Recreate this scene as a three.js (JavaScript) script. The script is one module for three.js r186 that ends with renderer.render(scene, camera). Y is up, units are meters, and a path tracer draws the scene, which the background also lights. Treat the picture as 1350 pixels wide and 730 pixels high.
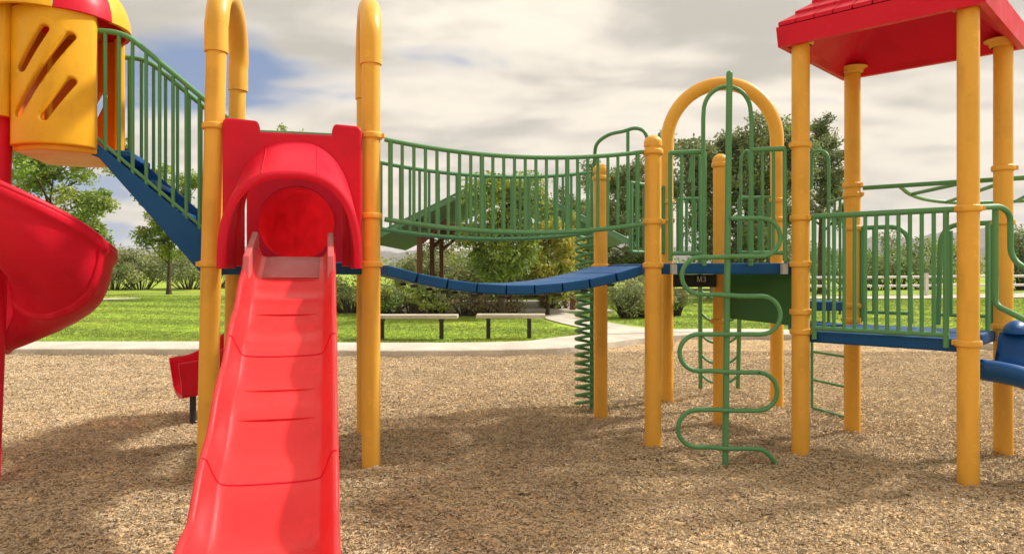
import * as THREE from 'three';
import { TessellateModifier } from 'three/addons/modifiers/TessellateModifier.js';
import { mergeGeometries, mergeVertices, toCreasedNormals } from 'three/addons/utils/BufferGeometryUtils.js';
import { createNoise2D, createNoise3D } from 'simplex-noise';

// ------------------------------------------------------------------ camera
const scene = new THREE.Scene();
const CAM_H = 1.335, FOCAL = 962, HORIZON = 358;          // focal length and horizon in photo pixels (1350 x 730)
const camera = new THREE.PerspectiveCamera(2 * Math.atan(365 / FOCAL) * 180 / Math.PI, 1350 / 730, 0.05, 9000);
camera.position.set(0, CAM_H, 0);
camera.lookAt(0, CAM_H, -10);
camera.setViewOffset(1350, 730, 0, 7, 1350, 730);

const renderer = new THREE.WebGLRenderer({ antialias: true });
renderer.setSize(1024, 553);
renderer.toneMapping = THREE.LinearToneMapping;
renderer.toneMappingExposure = 1.48;
renderer.shadowMap.enabled = true;

// ------------------------------------------------------------------ random, noise
function rng(seed) { let a = seed >>> 0; return () => { a = (a + 0x6D2B79F5) | 0; let t = Math.imul(a ^ (a >>> 15), 1 | a); t = (t + Math.imul(t ^ (t >>> 7), 61 | t)) ^ t; return ((t ^ (t >>> 14)) >>> 0) / 4294967296; }; }
const n2 = createNoise2D(rng(11)), n3 = createNoise3D(rng(12));
const fbm2 = (x, y, o = 4) => { let s = 0, a = 0.5; for (let i = 0; i < o; i++) { s += a * n2(x, y); x = x * 2.03 + 17.1; y = y * 2.03 - 9.7; a *= 0.5; } return s; };
const fbm3 = (x, y, z, o = 4) => { let s = 0, a = 0.5; for (let i = 0; i < o; i++) { s += a * n3(x, y, z); x = x * 2.03 + 7.1; y = y * 2.03 - 9.7; z = z * 2.03 + 3.3; a *= 0.5; } return s; };
const clamp = (x, a = 0, b = 1) => Math.min(b, Math.max(a, x));
const smooth = (a, b, x) => { const t = clamp((x - a) / (b - a)); return t * t * (3 - 2 * t); };
const lerp = (a, b, t) => a + (b - a) * t;

// ------------------------------------------------------------------ sun and sky
const SUN = new THREE.Vector3(0.93, 0, -0.37).normalize().multiplyScalar(Math.cos(44 * Math.PI / 180)); SUN.y = Math.sin(44 * Math.PI / 180);
const sun = new THREE.DirectionalLight(new THREE.Color(1.0, 0.95, 0.87), 3.5);
sun.position.copy(SUN).multiplyScalar(40).add(new THREE.Vector3(0, 0, -6)); sun.target.position.set(0, 0, -6);
sun.castShadow = true; sun.shadow.radius = 7; sun.shadow.mapSize.set(2048, 2048);
Object.assign(sun.shadow.camera, { left: -30, right: 30, top: 30, bottom: -30, near: 1, far: 120 });
scene.add(sun, sun.target);

{
  const W = 2048, H = 1024, data = new Float32Array(W * H * 4);
  for (let j = 0; j < H; j++) {
    const el = ((j + 0.5) / H - 0.5) * Math.PI, ce = Math.cos(el), y = Math.sin(el);
    for (let i = 0; i < W; i++) {
      const a = ((i + 0.5) / W - 0.5) * 2 * Math.PI, x = Math.cos(a) * ce, z = Math.sin(a) * ce, k = (j * W + i) * 4;
      const yy = Math.max(y, 0);
      // layered cloud deck, seen in perspective
      const s = 1 / (yy + 0.16), px = x * s, pz = z * s;
      const warp = fbm2(px * 0.5 + 3, pz * 0.5 - 8, 3);
      const c1 = fbm2(px * 0.50 + warp * 0.35 + 21.3, pz * 0.95 + warp * 0.3 + 5.1, 6);
      const c2 = fbm2(px * 1.2 - warp * 0.4 - 4.4, pz * 2.3 + 12.6 + warp * 0.4, 6);
      const lo = fbm2(px * 0.23 + 40, pz * 0.23 - 13, 2);
      // blue gaps: low frequency openings, one of them over the left of the view
      const az = Math.atan2(x, -z), gx = (az + 0.47) / 0.30, gy = (el - 0.27) / 0.075, g2x = (az + 0.62) / 0.2, g2y = (el - 0.09) / 0.09;
      const gap = 0.62 * Math.exp(-gx * gx - gy * gy) + 0.62 * Math.exp(-g2x * g2x - g2y * g2y) + 0.55 * smooth(0.25, 0.6, -lo) * smooth(0.3, 0.6, y);
      const cover = smooth(0.08, 0.40, 0.62 + c1 * 0.55 + c2 * 0.12 - gap);
      const shade = smooth(-0.34, 0.46, c1 * 0.72 + c2 * 0.55 + 0.10 * fbm2(px * 3.1 + warp, pz * 4.6, 4));              // thick cloud is greyer underneath
      const up = smooth(0, 0.75, yy);
      const br = lerp(0.20, 0.10, up), bg = lerp(0.265, 0.165, up), bb = lerp(0.39, 0.34, up);
      const lum = lerp(0.66, 0.37, shade * lerp(0.62, 1, smooth(0.05, 0.3, yy))) * lerp(1.0, 1.3, up);
      const d = x * SUN.x + y * SUN.y + z * SUN.z, glow = 1 + 0.55 * Math.pow(Math.max(d, 0), 10);
      const tint = lerp(0, 1, shade);
      data[k] = lerp(br, lum * glow, cover);
      data[k + 1] = lerp(bg, lum * glow * lerp(0.90, 0.925, tint), cover);
      data[k + 2] = lerp(bb, lum * glow * lerp(0.755, 0.815, tint), cover);
      if (y < 0) { data[k] = 0.62; data[k + 1] = 0.57; data[k + 2] = 0.50; }
      data[k + 3] = 1;
    }
  }
  const sky = new THREE.DataTexture(data, W, H, THREE.RGBAFormat, THREE.FloatType);
  sky.mapping = THREE.EquirectangularReflectionMapping; sky.magFilter = THREE.LinearFilter; sky.minFilter = THREE.LinearFilter; sky.wrapS = THREE.RepeatWrapping; sky.needsUpdate = true;
  scene.background = sky; scene.environment = sky;
}

// ------------------------------------------------------------------ positions: photo pixel + distance, or pixel on the ground
const V = (x, y, d) => new THREE.Vector3(x, y, -d);
const at = (px, py, d) => V((px - 675) / FOCAL * d, CAM_H + (HORIZON - py) * d / FOCAL, d);
const hAt = (py, d) => CAM_H + (HORIZON - py) * d / FOCAL;
const xAt = (px, d) => (px - 675) / FOCAL * d;

// ------------------------------------------------------------------ textures
function periodic(seed, P) { const r = rng(seed), t = new Float32Array(P * P); for (let i = 0; i < P * P; i++) t[i] = r(); return (x, y) => { const xi = Math.floor(x), yi = Math.floor(y), fx = x - xi, fy = y - yi, u = fx * fx * (3 - 2 * fx), v = fy * fy * (3 - 2 * fy), X0 = ((xi % P) + P) % P, X1 = (X0 + 1) % P, Y0 = (((yi % P) + P) % P) * P, Y1 = ((((yi + 1) % P) + P) % P) * P; return lerp(lerp(t[Y0 + X0], t[Y0 + X1], u), lerp(t[Y1 + X0], t[Y1 + X1], u), v); }; }
function tileFbm(seed, base, oct) { const L = []; for (let o = 0; o < oct; o++) L.push([periodic(seed + o, base << o), base << o, 0.5 ** (o + 1)]); return (u, v) => { let s = 0, w = 0; for (const [f, p, a] of L) { s += a * f(u * p, v * p); w += a; } return s / w; }; }
function texture(N, fn, metres, srgb = true) {
  const d = new Uint8Array(N * N * 4);
  for (let j = 0; j < N; j++) for (let i = 0; i < N; i++) { const c = fn((i + 0.5) / N, (j + 0.5) / N), k = (j * N + i) * 4; d[k] = clamp(c[0]) * 255; d[k + 1] = clamp(c[1]) * 255; d[k + 2] = clamp(c[2]) * 255; d[k + 3] = 255; }
  const t = new THREE.DataTexture(d, N, N, THREE.RGBAFormat); t.wrapS = t.wrapT = THREE.RepeatWrapping; t.magFilter = THREE.LinearFilter; t.minFilter = THREE.LinearMipmapLinearFilter; t.generateMipmaps = true;
  if (srgb) t.colorSpace = THREE.SRGBColorSpace; t.repeat.set(1 / metres, 1 / metres); t.needsUpdate = true; return t;
}
const grey = (v) => [v, v, v];
const fA = tileFbm(100, 6, 6), fB = tileFbm(200, 12, 5), fC = tileFbm(300, 48, 3), fD = tileFbm(400, 160, 2);
const wearMap = texture(512, (u, v) => { const a = fA(u, v), b = fB(v, u), scuff = smooth(0.66, 0.80, fC(u * 1, v)) * smooth(0.5, 0.62, b); const s = 0.99 - 0.06 * smooth(0.45, 0.8, a) - 0.03 * b; return [s + scuff * 0.04, s + scuff * 0.06, s + scuff * 0.06]; }, 1.3);
const roughTex = texture(512, (u, v) => grey(0.55 + 0.5 * fA(v, u) + 0.25 * (fB(u, v) - 0.5)), 0.9, false);
const peelBump = texture(512, (u, v) => grey(0.5 * fC(u, v) + 0.5 * fB(u, v)), 0.35, false);
const concreteMap = texture(512, (u, v) => { const s = 0.74 + 0.16 * (fA(u, v) - 0.5) + 0.14 * (fD(u, v) - 0.5) + 0.1 * (fB(u, v) - 0.5); return [s, s * 0.955, s * 0.88]; }, 2.5);
const barkMap = texture(256, (u, v) => { const s = 0.36 + 0.3 * (fC(u, v * 0.25) - 0.5) + 0.2 * (fA(u, v) - 0.5); return [s, s * 0.86, s * 0.7]; }, 1.0);
const mulchMap = texture(1024, (u, v) => {
  const w = fB(u, v), a = fD(u, v), b = fD(v, u), c = fC(u, v), s = 0.50 + 0.42 * (a - 0.5) + 0.42 * (b - 0.5) + 0.25 * (c - 0.5) + 0.12 * (w - 0.5);
  return [s * 1.32, s * 1.13, s * 0.85];
}, 2.2);
const mulchBump = texture(1024, (u, v) => grey(0.5 * fD(u, v) + 0.3 * fC(u, v) + 0.2 * fD(v, u)), 2.2, false);
const STRIPE = 1.6, stripeDir = [0.25, 0.97];
const grassMap = texture(1024, (u, v) => {
  const a = fD(u, v), b = fB(u, v), c = fC(v, u), s = 0.57 + 0.12 * (a - 0.5) + 0.14 * (b - 0.5) + 0.16 * (c - 0.5), dry = smooth(0.55, 0.75, fA(v, u)) * 0.3;
  return [s * (0.92 + dry * 0.3), s * 1.08, s * (0.27 + dry * 0.15)];
}, 9);
const mountainMap = texture(256, (u, v) => { const s = 0.42 + 0.3 * (fA(u, v) - 0.5) + 0.2 * (fC(u, v) - 0.5); return [s, s * 0.96, s * 0.84]; }, 400);
const woodMap = texture(256, (u, v) => { const s = 0.60 + 0.22 * (fC(u * 0.08, v) - 0.5) + 0.12 * (fA(u, v) - 0.5); return [s, s * 0.93, s * 0.83]; }, 0.8);

// ------------------------------------------------------------------ materials (linear base colours)
const lin = (r, g, b) => new THREE.Color().setRGB(r, g, b);
const std = (name, c, o = {}) => Object.assign(new THREE.MeshStandardMaterial({ color: c, roughness: 0.7, side: THREE.DoubleSide, ...o }), { name });
const phys = (name, c, o = {}) => Object.assign(new THREE.MeshPhysicalMaterial({ color: c, roughness: 0.5, side: THREE.DoubleSide, ...o }), { name });
const plastic = (name, c, o) => phys(name, c, { map: wearMap, roughnessMap: roughTex, roughness: 0.50, bumpMap: peelBump, bumpScale: 0.0006, ...o });
const M = {
  yellowPost: plastic('yellow powder coat', lin(0.88, 0.45, 0.06), { roughness: 0.5, specularIntensity: 0.6 }),
  yellowPlastic: plastic('yellow moulded plastic', lin(0.88, 0.44, 0.015), { specularIntensity: 0.6 }),
  orangePlastic: plastic('orange moulded plastic', lin(0.70, 0.16, 0.01), { specularIntensity: 0.6 }),
  red: plastic('red moulded plastic', lin(0.72, 0.010, 0.036), { roughness: 0.55, specularIntensity: 0.35 }),
  redGloss: plastic('red polished plastic', lin(0.82, 0.034, 0.038), { roughness: 0.42, specularIntensity: 0.6 }),
  redPale: plastic('pale red plastic', lin(0.55, 0.11, 0.115), { roughness: 0.55, specularIntensity: 0.5 }),  // paler, greyer red for the sit plate and side cheeks
  redThin: plastic('red translucent moulded plastic', lin(0.80, 0.012, 0.024), { roughness: 0.9, transmission: 0.26, thickness: 0, specularIntensity: 0.4 }),
  blue: plastic('blue vinyl coating', lin(0.006, 0.085, 0.26), { roughness: 0.65, specularIntensity: 0.5 }),
  bluePlastic: plastic('blue moulded plastic', lin(0.006, 0.085, 0.31), { roughness: 0.45, specularIntensity: 0.6 }),
  green: plastic('green powder coat', lin(0.105, 0.30, 0.12), { roughness: 0.55, specularIntensity: 0.7 }),
  greenPanel: plastic('green moulded plastic', lin(0.03, 0.16, 0.04), { specularIntensity: 0.5 }),
  brightSteel: std('galvanised steel', lin(0.45, 0.46, 0.46), { roughness: 0.45, metalness: 0.4 }),
  black: std('black steel', lin(0.02, 0.02, 0.02), { roughness: 0.6 }),
  white: std('white print', lin(0.7, 0.7, 0.68), { roughness: 0.7 }),
  mulch: std('wood mulch', lin(0.95, 0.93, 0.90), { map: mulchMap, bumpMap: mulchBump, bumpScale: 0.03, roughness: 1, vertexColors: true }),
  chip: std('wood chip', lin(1, 1, 1), { roughness: 0.95 }),
  grass: std('mown grass', lin(0.95, 0.95, 0.9), { map: grassMap, roughness: 1, vertexColors: true }),
  blade: phys('grass blade', lin(1, 1, 1), { roughness: 0.9, transmission: 0.25, thickness: 0 }),
  concrete: std('concrete', lin(1, 1, 1), { map: concreteMap, roughness: 0.95 }),
  bark: std('bark', lin(0.75, 0.75, 0.75), { map: barkMap, roughness: 1 }),
  leaf: phys('leaf', lin(1, 1, 1), { roughness: 0.85, transmission: 0.42, thickness: 0, vertexColors: true }),
  mountain: std('mountain', lin(0.6, 0.62, 0.62), { map: mountainMap, roughness: 1 }),
  brownSteel: std('brown steel', lin(0.16, 0.05, 0.028), { roughness: 0.6 }),
  roofGreen: std('green metal roof', lin(0.11, 0.24, 0.15), { map: wearMap, roughness: 0.5 }),
  wood: std('weathered wood', lin(0.62, 0.58, 0.52), { map: woodMap, roughness: 0.9 }),
  paleWood: std('pale slab', lin(0.86, 0.85, 0.78), { map: concreteMap, roughness: 0.85 }),
  whiteRail: std('white rail', lin(0.72, 0.70, 0.66), { map: wearMap, roughness: 0.8 }),
};

// ------------------------------------------------------------------ geometry helpers
function planarUV(g) {            // uv in metres on the dominant plane of each face's normal
  const p = g.attributes.position, n = g.attributes.normal, uv = new Float32Array(p.count * 2);
  for (let i = 0; i < p.count; i++) {
    const ax = Math.abs(n.getX(i)), ay = Math.abs(n.getY(i)), az = Math.abs(n.getZ(i));
    if (ay >= ax && ay >= az) { uv[2 * i] = p.getX(i); uv[2 * i + 1] = p.getZ(i); }
    else if (ax >= az) { uv[2 * i] = p.getZ(i); uv[2 * i + 1] = p.getY(i); }
    else { uv[2 * i] = p.getX(i); uv[2 * i + 1] = p.getY(i); }
  }
  g.setAttribute('uv', new THREE.BufferAttribute(uv, 2)); return g;
}
const taken = {};
function numbered(n) { if (taken[n] === undefined) { taken[n] = 0; return n; } taken[n]++; return n + '_' + String(taken[n]).padStart(3, '0'); }
function join(geos) {
  const list = (Array.isArray(geos) ? geos : [geos]).map((g) => { const h = g.index ? g.toNonIndexed() : g; for (const k of Object.keys(h.attributes)) if (!['position', 'normal', 'uv', 'color'].includes(k)) h.deleteAttribute(k); if (!h.attributes.normal) h.computeVertexNormals(); if (!h.userData.ownUV) planarUV(h); return h; });
  return list.length === 1 ? list[0] : mergeGeometries(list);
}
function mesh(name, geos, mat, parent) { const m = new THREE.Mesh(join(geos), mat); m.name = parent === scene ? numbered(name) : name; parent.add(m); return m; }
function thing(name, label, category, group) { const g = new THREE.Group(); g.name = numbered(name); g.userData = { label, category }; if (group) g.userData.group = group; scene.add(g); return g; }
function tag(o, label, category, group) { o.userData.label = label; o.userData.category = category; if (group) o.userData.group = group; return o; }
function structure(o) { o.userData.kind = 'structure'; return o; }
function sub(name, parent) { const g = new THREE.Group(); g.name = name; parent.add(g); return g; }

// sweep of a round tube along points (parallel transport), radius number or function of 0..1
function sweep(pts, r, seg = 10, caps = true) {
  const n = pts.length, pos = [], nor = [], idx = []; const rad = typeof r === 'function' ? r : () => r;
  let T = pts[1].clone().sub(pts[0]).normalize(); let N = Math.abs(T.y) < 0.9 ? new THREE.Vector3(0, 1, 0) : new THREE.Vector3(1, 0, 0); N.sub(T.clone().multiplyScalar(N.dot(T))).normalize();
  for (let i = 0; i < n; i++) {
    const t = pts[Math.min(i + 1, n - 1)].clone().sub(pts[Math.max(i - 1, 0)]).normalize(); N.sub(t.clone().multiplyScalar(N.dot(t))).normalize();
    const B = t.clone().cross(N), R = rad(i / (n - 1));
    for (let k = 0; k <= seg; k++) { const a = k / seg * Math.PI * 2, d = N.clone().multiplyScalar(Math.cos(a)).addScaledVector(B, Math.sin(a)); pos.push(pts[i].x + d.x * R, pts[i].y + d.y * R, pts[i].z + d.z * R); nor.push(d.x, d.y, d.z); }
  }
  for (let i = 0; i < n - 1; i++) for (let k = 0; k < seg; k++) { const a = i * (seg + 1) + k, b = a + seg + 1; idx.push(a, a + 1, b, b, a + 1, b + 1); }
  if (caps) for (const e of [0, n - 1]) { const t = e ? pts[e].clone().sub(pts[e - 1]).normalize() : pts[0].clone().sub(pts[1]).normalize(); const c = pos.length / 3; pos.push(pts[e].x, pts[e].y, pts[e].z); nor.push(t.x, t.y, t.z); for (let k = 0; k <= seg; k++) { const j = (e * (seg + 1) + k) * 3; pos.push(pos[j], pos[j + 1], pos[j + 2]); nor.push(t.x, t.y, t.z); } for (let k = 0; k < seg; k++) idx.push(...(e ? [c, c + 1 + k, c + 2 + k] : [c, c + 2 + k, c + 1 + k])); }
  const g = new THREE.BufferGeometry(); g.setAttribute('position', new THREE.Float32BufferAttribute(pos, 3)); g.setAttribute('normal', new THREE.Float32BufferAttribute(nor, 3)); g.setIndex(idx); return g;
}
const bar = (a, b, r, seg = 10) => sweep([a, b], r, seg);
function rounded(pts, rad, k = 7) {             // polyline with rounded corners
  const out = [pts[0]];
  for (let i = 1; i < pts.length - 1; i++) {
    const a = pts[i - 1], b = pts[i], c = pts[i + 1], la = a.distanceTo(b), lc = c.distanceTo(b), q = Math.min(rad, la * 0.5, lc * 0.5), p0 = b.clone().lerp(a, q / la), p1 = b.clone().lerp(c, q / lc);
    for (let j = 0; j <= k; j++) { const t = j / k; out.push(p0.clone().multiplyScalar((1 - t) * (1 - t)).addScaledVector(b, 2 * t * (1 - t)).addScaledVector(p1, t * t)); }
  }
  out.push(pts[pts.length - 1]);
  return out.filter((p, i) => !i || p.distanceTo(out[i - 1]) > 1e-5);
}
const bent = (pts, r, rad, seg = 10) => sweep(rounded(pts, rad), r, seg);
const curve = (pts, n = 60) => new THREE.CatmullRomCurve3(pts, false, 'centripetal').getSpacedPoints(n);
function box(w, h, d, x, y, z, rotY = 0) { const g = new THREE.BoxGeometry(w, h, d); g.rotateY(rotY); g.translate(x, y, z); return g; }
// prism over a plan polygon [[x, d], ...] between two heights, with a small bevel
function prism(poly, y0, y1, bevel = 0.012) {
  const s = new THREE.Shape(poly.map(([x, d]) => new THREE.Vector2(x, d)));
  const g = new THREE.ExtrudeGeometry(s, { depth: y1 - y0 - 2 * bevel, bevelEnabled: bevel > 0, bevelThickness: bevel, bevelSize: bevel, bevelOffset: -bevel, bevelSegments: 2, curveSegments: 8 });
  g.rotateX(-Math.PI / 2); g.translate(0, y0 + bevel, 0); return g;      // shape y (distance) becomes -z
}
// outline in (u, y) along a wall direction, extruded by thickness and placed at origin (x, d)
function wallShape(shape, thick, o, u, bevel = 0.012) {
  const g = new THREE.ExtrudeGeometry(shape, { depth: thick - 2 * bevel, bevelEnabled: true, bevelThickness: bevel, bevelSize: bevel, bevelOffset: -bevel, bevelSegments: 3, curveSegments: 28 });
  g.translate(0, 0, bevel - thick / 2); g.rotateY(Math.atan2(u[1], u[0])); g.translate(o[0], 0, -o[1]); return g;
}
// surface from a grid function f(i/n, j/m) -> Vector3
function grid(f, n, m, flip = false) {
  const pos = [], idx = [];
  for (let i = 0; i <= n; i++) for (let j = 0; j <= m; j++) { const p = f(i / n, j / m); pos.push(p.x, p.y, p.z); }
  for (let i = 0; i < n; i++) for (let j = 0; j < m; j++) { const a = i * (m + 1) + j, b = a + m + 1; if (flip) idx.push(a, b, a + 1, a + 1, b, b + 1); else idx.push(a, a + 1, b, b, a + 1, b + 1); }
  const g = new THREE.BufferGeometry(); g.setAttribute('position', new THREE.Float32BufferAttribute(pos, 3)); g.setIndex(idx); g.computeVertexNormals(); return g;
}
// sweep of a closed cross-section [[side, up], ...] along a list of frames {p, side, up}
function loft(frames, sec, closed = true) {
  const n = frames.length, m = sec.length, mm = closed ? m : m - 1, pos = [], idx = [];
  const pt = (f, [a, b]) => f.p.clone().addScaledVector(f.side, a).addScaledVector(f.up, b);
  for (let j = 0; j < mm; j++) {                  // each strip keeps its own normals along sharp section corners
    const base = pos.length / 3;
    for (let i = 0; i < n; i++) for (const q of [j, (j + 1) % m]) { const v = pt(frames[i], (frames[i].sec || sec)[q]); pos.push(v.x, v.y, v.z); }
    for (let i = 0; i < n - 1; i++) { const a = base + i * 2; idx.push(a, a + 1, a + 2, a + 2, a + 1, a + 3); }
  }
  if (closed) for (const e of [0, n - 1]) { const tri = THREE.ShapeUtils.triangulateShape(sec.map(([a, b]) => new THREE.Vector2(a, b)), []), base = pos.length / 3; for (const s of (frames[e].sec || sec)) { const v = pt(frames[e], s); pos.push(v.x, v.y, v.z); } for (const [a, b, c] of tri) idx.push(base + a, base + b, base + c); }
  const g = new THREE.BufferGeometry(); g.setAttribute('position', new THREE.Float32BufferAttribute(pos, 3)); g.setIndex(idx); g.computeVertexNormals(); return g;
}
function chaikin(sec, k = 2) { for (let r = 0; r < k; r++) { const o = []; for (let i = 0; i < sec.length; i++) { const a = sec[i], b = sec[(i + 1) % sec.length]; o.push([a[0] * 0.75 + b[0] * 0.25, a[1] * 0.75 + b[1] * 0.25], [a[0] * 0.25 + b[0] * 0.75, a[1] * 0.25 + b[1] * 0.75]); } sec = o; } return sec; }

// ================================================================== THE GROUND
const rim = new THREE.CatmullRomCurve3([[-12.5, 11.4], [-8.2, 11.68], [-5, 11.68], [-2.7, 11.5], [-0.9, 11.5], [0.3, 11.7], [1.06, 12.05], [1.67, 12.8], [2.5, 13.7], [3.4, 14.35], [4.3, 14.6], [5.5, 14.4], [6.8, 13.7], [8.5, 12.4], [11, 9.5], [12, 5], [11, -1], [6, -6], [-2, -8], [-10, -6], [-15, 0], [-16, 7]].map(([x, d]) => V(x, 0, d)), true, 'centripetal').getSpacedPoints(320);
const rimPoly = rim.map((p) => [p.x, -p.z]);
function inMulch(x, d) { let c = false; for (let i = 0, j = rimPoly.length - 1; i < rimPoly.length; j = i++) { const [xi, yi] = rimPoly[i], [xj, yj] = rimPoly[j]; if ((yi > d) !== (yj > d) && x < (xj - xi) * (d - yi) / (yj - yi) + xi) c = !c; } return c; }
const hollow = (x, d, a, b, w, h) => -h * Math.exp(-((x - a) ** 2 + (d - b) ** 2) / (w * w));
const mulchY = (x, d) => 0.034 * fbm2(x * 0.9, d * 0.9, 3) + 0.022 * fbm2(x * 3.1, d * 3.1, 2) + 0.01 * fbm2(x * 9, d * 9, 2) + hollow(x, d, -0.7, 1.5, 0.6, 0.06) + hollow(x, d, 1.55, 5.05, 0.4, 0.04) + hollow(x, d, 0.75, 7.2, 0.35, 0.04) + hollow(x, d, 2.3, 8.7, 0.4, 0.04) + hollow(x, d, -3.3, 6.5, 0.5, 0.04);
const patchTone = (x, d) => { const a = fbm2(x * 0.7 + 5, d * 0.7, 3), b = fbm2(x * 2.3, d * 2.3 + 9, 3); return 1 + 0.16 * a + 0.14 * b; };
const ORIGIN = [0.3, 5.5];
{
  const R = 70, K = rim.length;
  const pos = [], col = [], uv = [], idx = [];
  for (let j = 0; j <= R; j++) for (let i = 0; i < K; i++) {
    const f = j / R, x = lerp(ORIGIN[0], rim[i].x, f), d = lerp(ORIGIN[1], -rim[i].z, f); pos.push(x, mulchY(x, d) - 0.012, -d); uv.push(x, d);
    const t = patchTone(x, d); col.push(t, t * lerp(0.97, 1, t - 0.5), t * 0.97);
  }
  for (let j = 0; j < R; j++) for (let i = 0; i < K - 1; i++) { const a = j * K + i, b = a + K; idx.push(a, a + 1, b, b, a + 1, b + 1); }
  const g = new THREE.BufferGeometry(); g.setAttribute('position', new THREE.Float32BufferAttribute(pos, 3)); g.setAttribute('uv', new THREE.Float32BufferAttribute(uv, 2)); g.setAttribute('color', new THREE.Float32BufferAttribute(col, 3)); g.setIndex(idx); g.computeVertexNormals(); g.userData.ownUV = true;
  const h = g; const m = new THREE.Mesh(h, M.mulch); m.name = 'mulch_ground'; structure(m); scene.add(m);
}
// outward normals along the rim
const rimOut = rim.map((p, i) => { const a = rim[(i - 1 + rim.length) % rim.length], b = rim[(i + 1) % rim.length], t = b.clone().sub(a); const o = new THREE.Vector3(-t.z, 0, t.x).normalize(); const c = p.clone().sub(V(ORIGIN[0], 0, ORIGIN[1])); if (o.dot(c) < 0) o.negate(); return o; });
const WALK = 1.25, LAWN_Y = 0.085;
const walkOut = rim.map((p, i) => p.clone().addScaledVector(rimOut[i], WALK));
{ // concrete walk with a kerb face towards the mulch
  const rows = [[0, -0.15], [0, 0.085], [0.015, 0.1], [WALK - 0.01, 0.1], [WALK, 0.05]];
  const g = grid((a, b) => { const i = Math.round(a * (rim.length - 1)), [o, y] = rows[Math.round(b * 4)]; return rim[i].clone().addScaledVector(rimOut[i], o).setY(y); }, rim.length - 1, 4).toNonIndexed(); g.computeVertexNormals();
  structure(mesh('walkway', g, M.concrete, scene));
}
const lawnY = (x, d) => { const r = Math.hypot(x - ORIGIN[0], d - ORIGIN[1]); return LAWN_Y + 0.10 * smooth(10, 40, r) * fbm2(x * 0.05, d * 0.05, 3) + 0.25 * smooth(25, 60, r) * (0.5 + fbm2(x * 0.02 + 4, d * 0.02, 2)) * smooth(900, 200, r); };
const stripeAt = (x, d) => { const t = (x * 0.30 + d * 0.954) / 3.1 + 0.05 * fbm2(x * 0.1, d * 0.1, 2); return smooth(-0.25, 0.25, Math.sin(t * Math.PI * 2)); };
{ // lawn: from under the walk's outer edge to the horizon
  const rad = [0, 0.4, 0.9, 1.5]; while (rad[rad.length - 1] < 60) rad.push(rad[rad.length - 1] + 0.55); while (rad[rad.length - 1] < 2500) rad.push(rad[rad.length - 1] * 1.18);
  const K = rim.length, pos = [], uv = [], col = [], idx = [];
  for (let j = 0; j < rad.length; j++) for (let i = 0; i < K; i++) {
    const c = walkOut[i].clone().sub(V(ORIGIN[0], 0, ORIGIN[1])).setY(0).normalize(), x = walkOut[i].x + c.x * (rad[j] - 0.05), z = walkOut[i].z + c.z * (rad[j] - 0.05);
    pos.push(x, j ? lawnY(x, -z) : LAWN_Y - 0.005, z); uv.push(x, -z);
    const t = (0.86 + 0.30 * stripeAt(x, -z)) * (1 + 0.25 * fbm2(x * 0.12, z * 0.12, 3)); col.push(t, t, t * 0.95);
  }
  for (let j = 0; j < rad.length - 1; j++) for (let i = 0; i < K - 1; i++) { const a = j * K + i, b = a + K; idx.push(a, a + 1, b, b, a + 1, b + 1); }
  const g = new THREE.BufferGeometry(); g.setAttribute('position', new THREE.Float32BufferAttribute(pos, 3)); g.setAttribute('uv', new THREE.Float32BufferAttribute(uv, 2)); g.setAttribute('color', new THREE.Float32BufferAttribute(col, 3)); g.setIndex(idx); g.computeVertexNormals();
  const m = new THREE.Mesh(g, M.grass); m.name = 'lawn'; structure(m); scene.add(m);
}
{ // path across the lawn to the shelter, and a bare sandy patch
  const c = curve([V(2.62, 0, 14.6), V(2.1, 0, 16.3), V(1.62, 0, 18.3), V(1.03, 0, 22.1), V(0.4, 0, 25.7), V(-0.6, 0, 29)], 40);
  const g = grid((a, b) => { const i = Math.round(a * 40), t = c[Math.min(i + 1, 40)].clone().sub(c[Math.max(i - 1, 0)]), o = new THREE.Vector3(-t.z, 0, t.x).normalize(), w = lerp(0.62, 0.5, a) + 0.7 * smooth(0.12, 0, a), p = c[i].clone().addScaledVector(o, lerp(-w, w, b)); return p.setY(lawnY(p.x, -p.z) + 0.022); }, 40, 4);
  structure(mesh('footpath', g, M.concrete, scene));
  const s = grid((a, b) => { const t = a * Math.PI * 2, r = b * (1 + 0.2 * Math.sin(3 * t) + 0.1 * Math.sin(5 * t + 1)), x = -19.3 + Math.cos(t) * 2.2 * r, d = 32 + Math.sin(t) * 2.6 * r; return V(x, lawnY(x, d) + 0.03, d); }, 36, 4, true);
  structure(mesh('sand_patch', s, M.concrete, scene));
  const dt = grid((a, b) => { const x = lerp(9, 60, a), d = lerp(32.5 + 1.2 * Math.sin(a * 5), 36.5 + 2 * a, b); return V(x, lawnY(x, d) + 0.04, d); }, 60, 6);
  structure(mesh('dirt_track', dt, M.concrete, scene));
}
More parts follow.
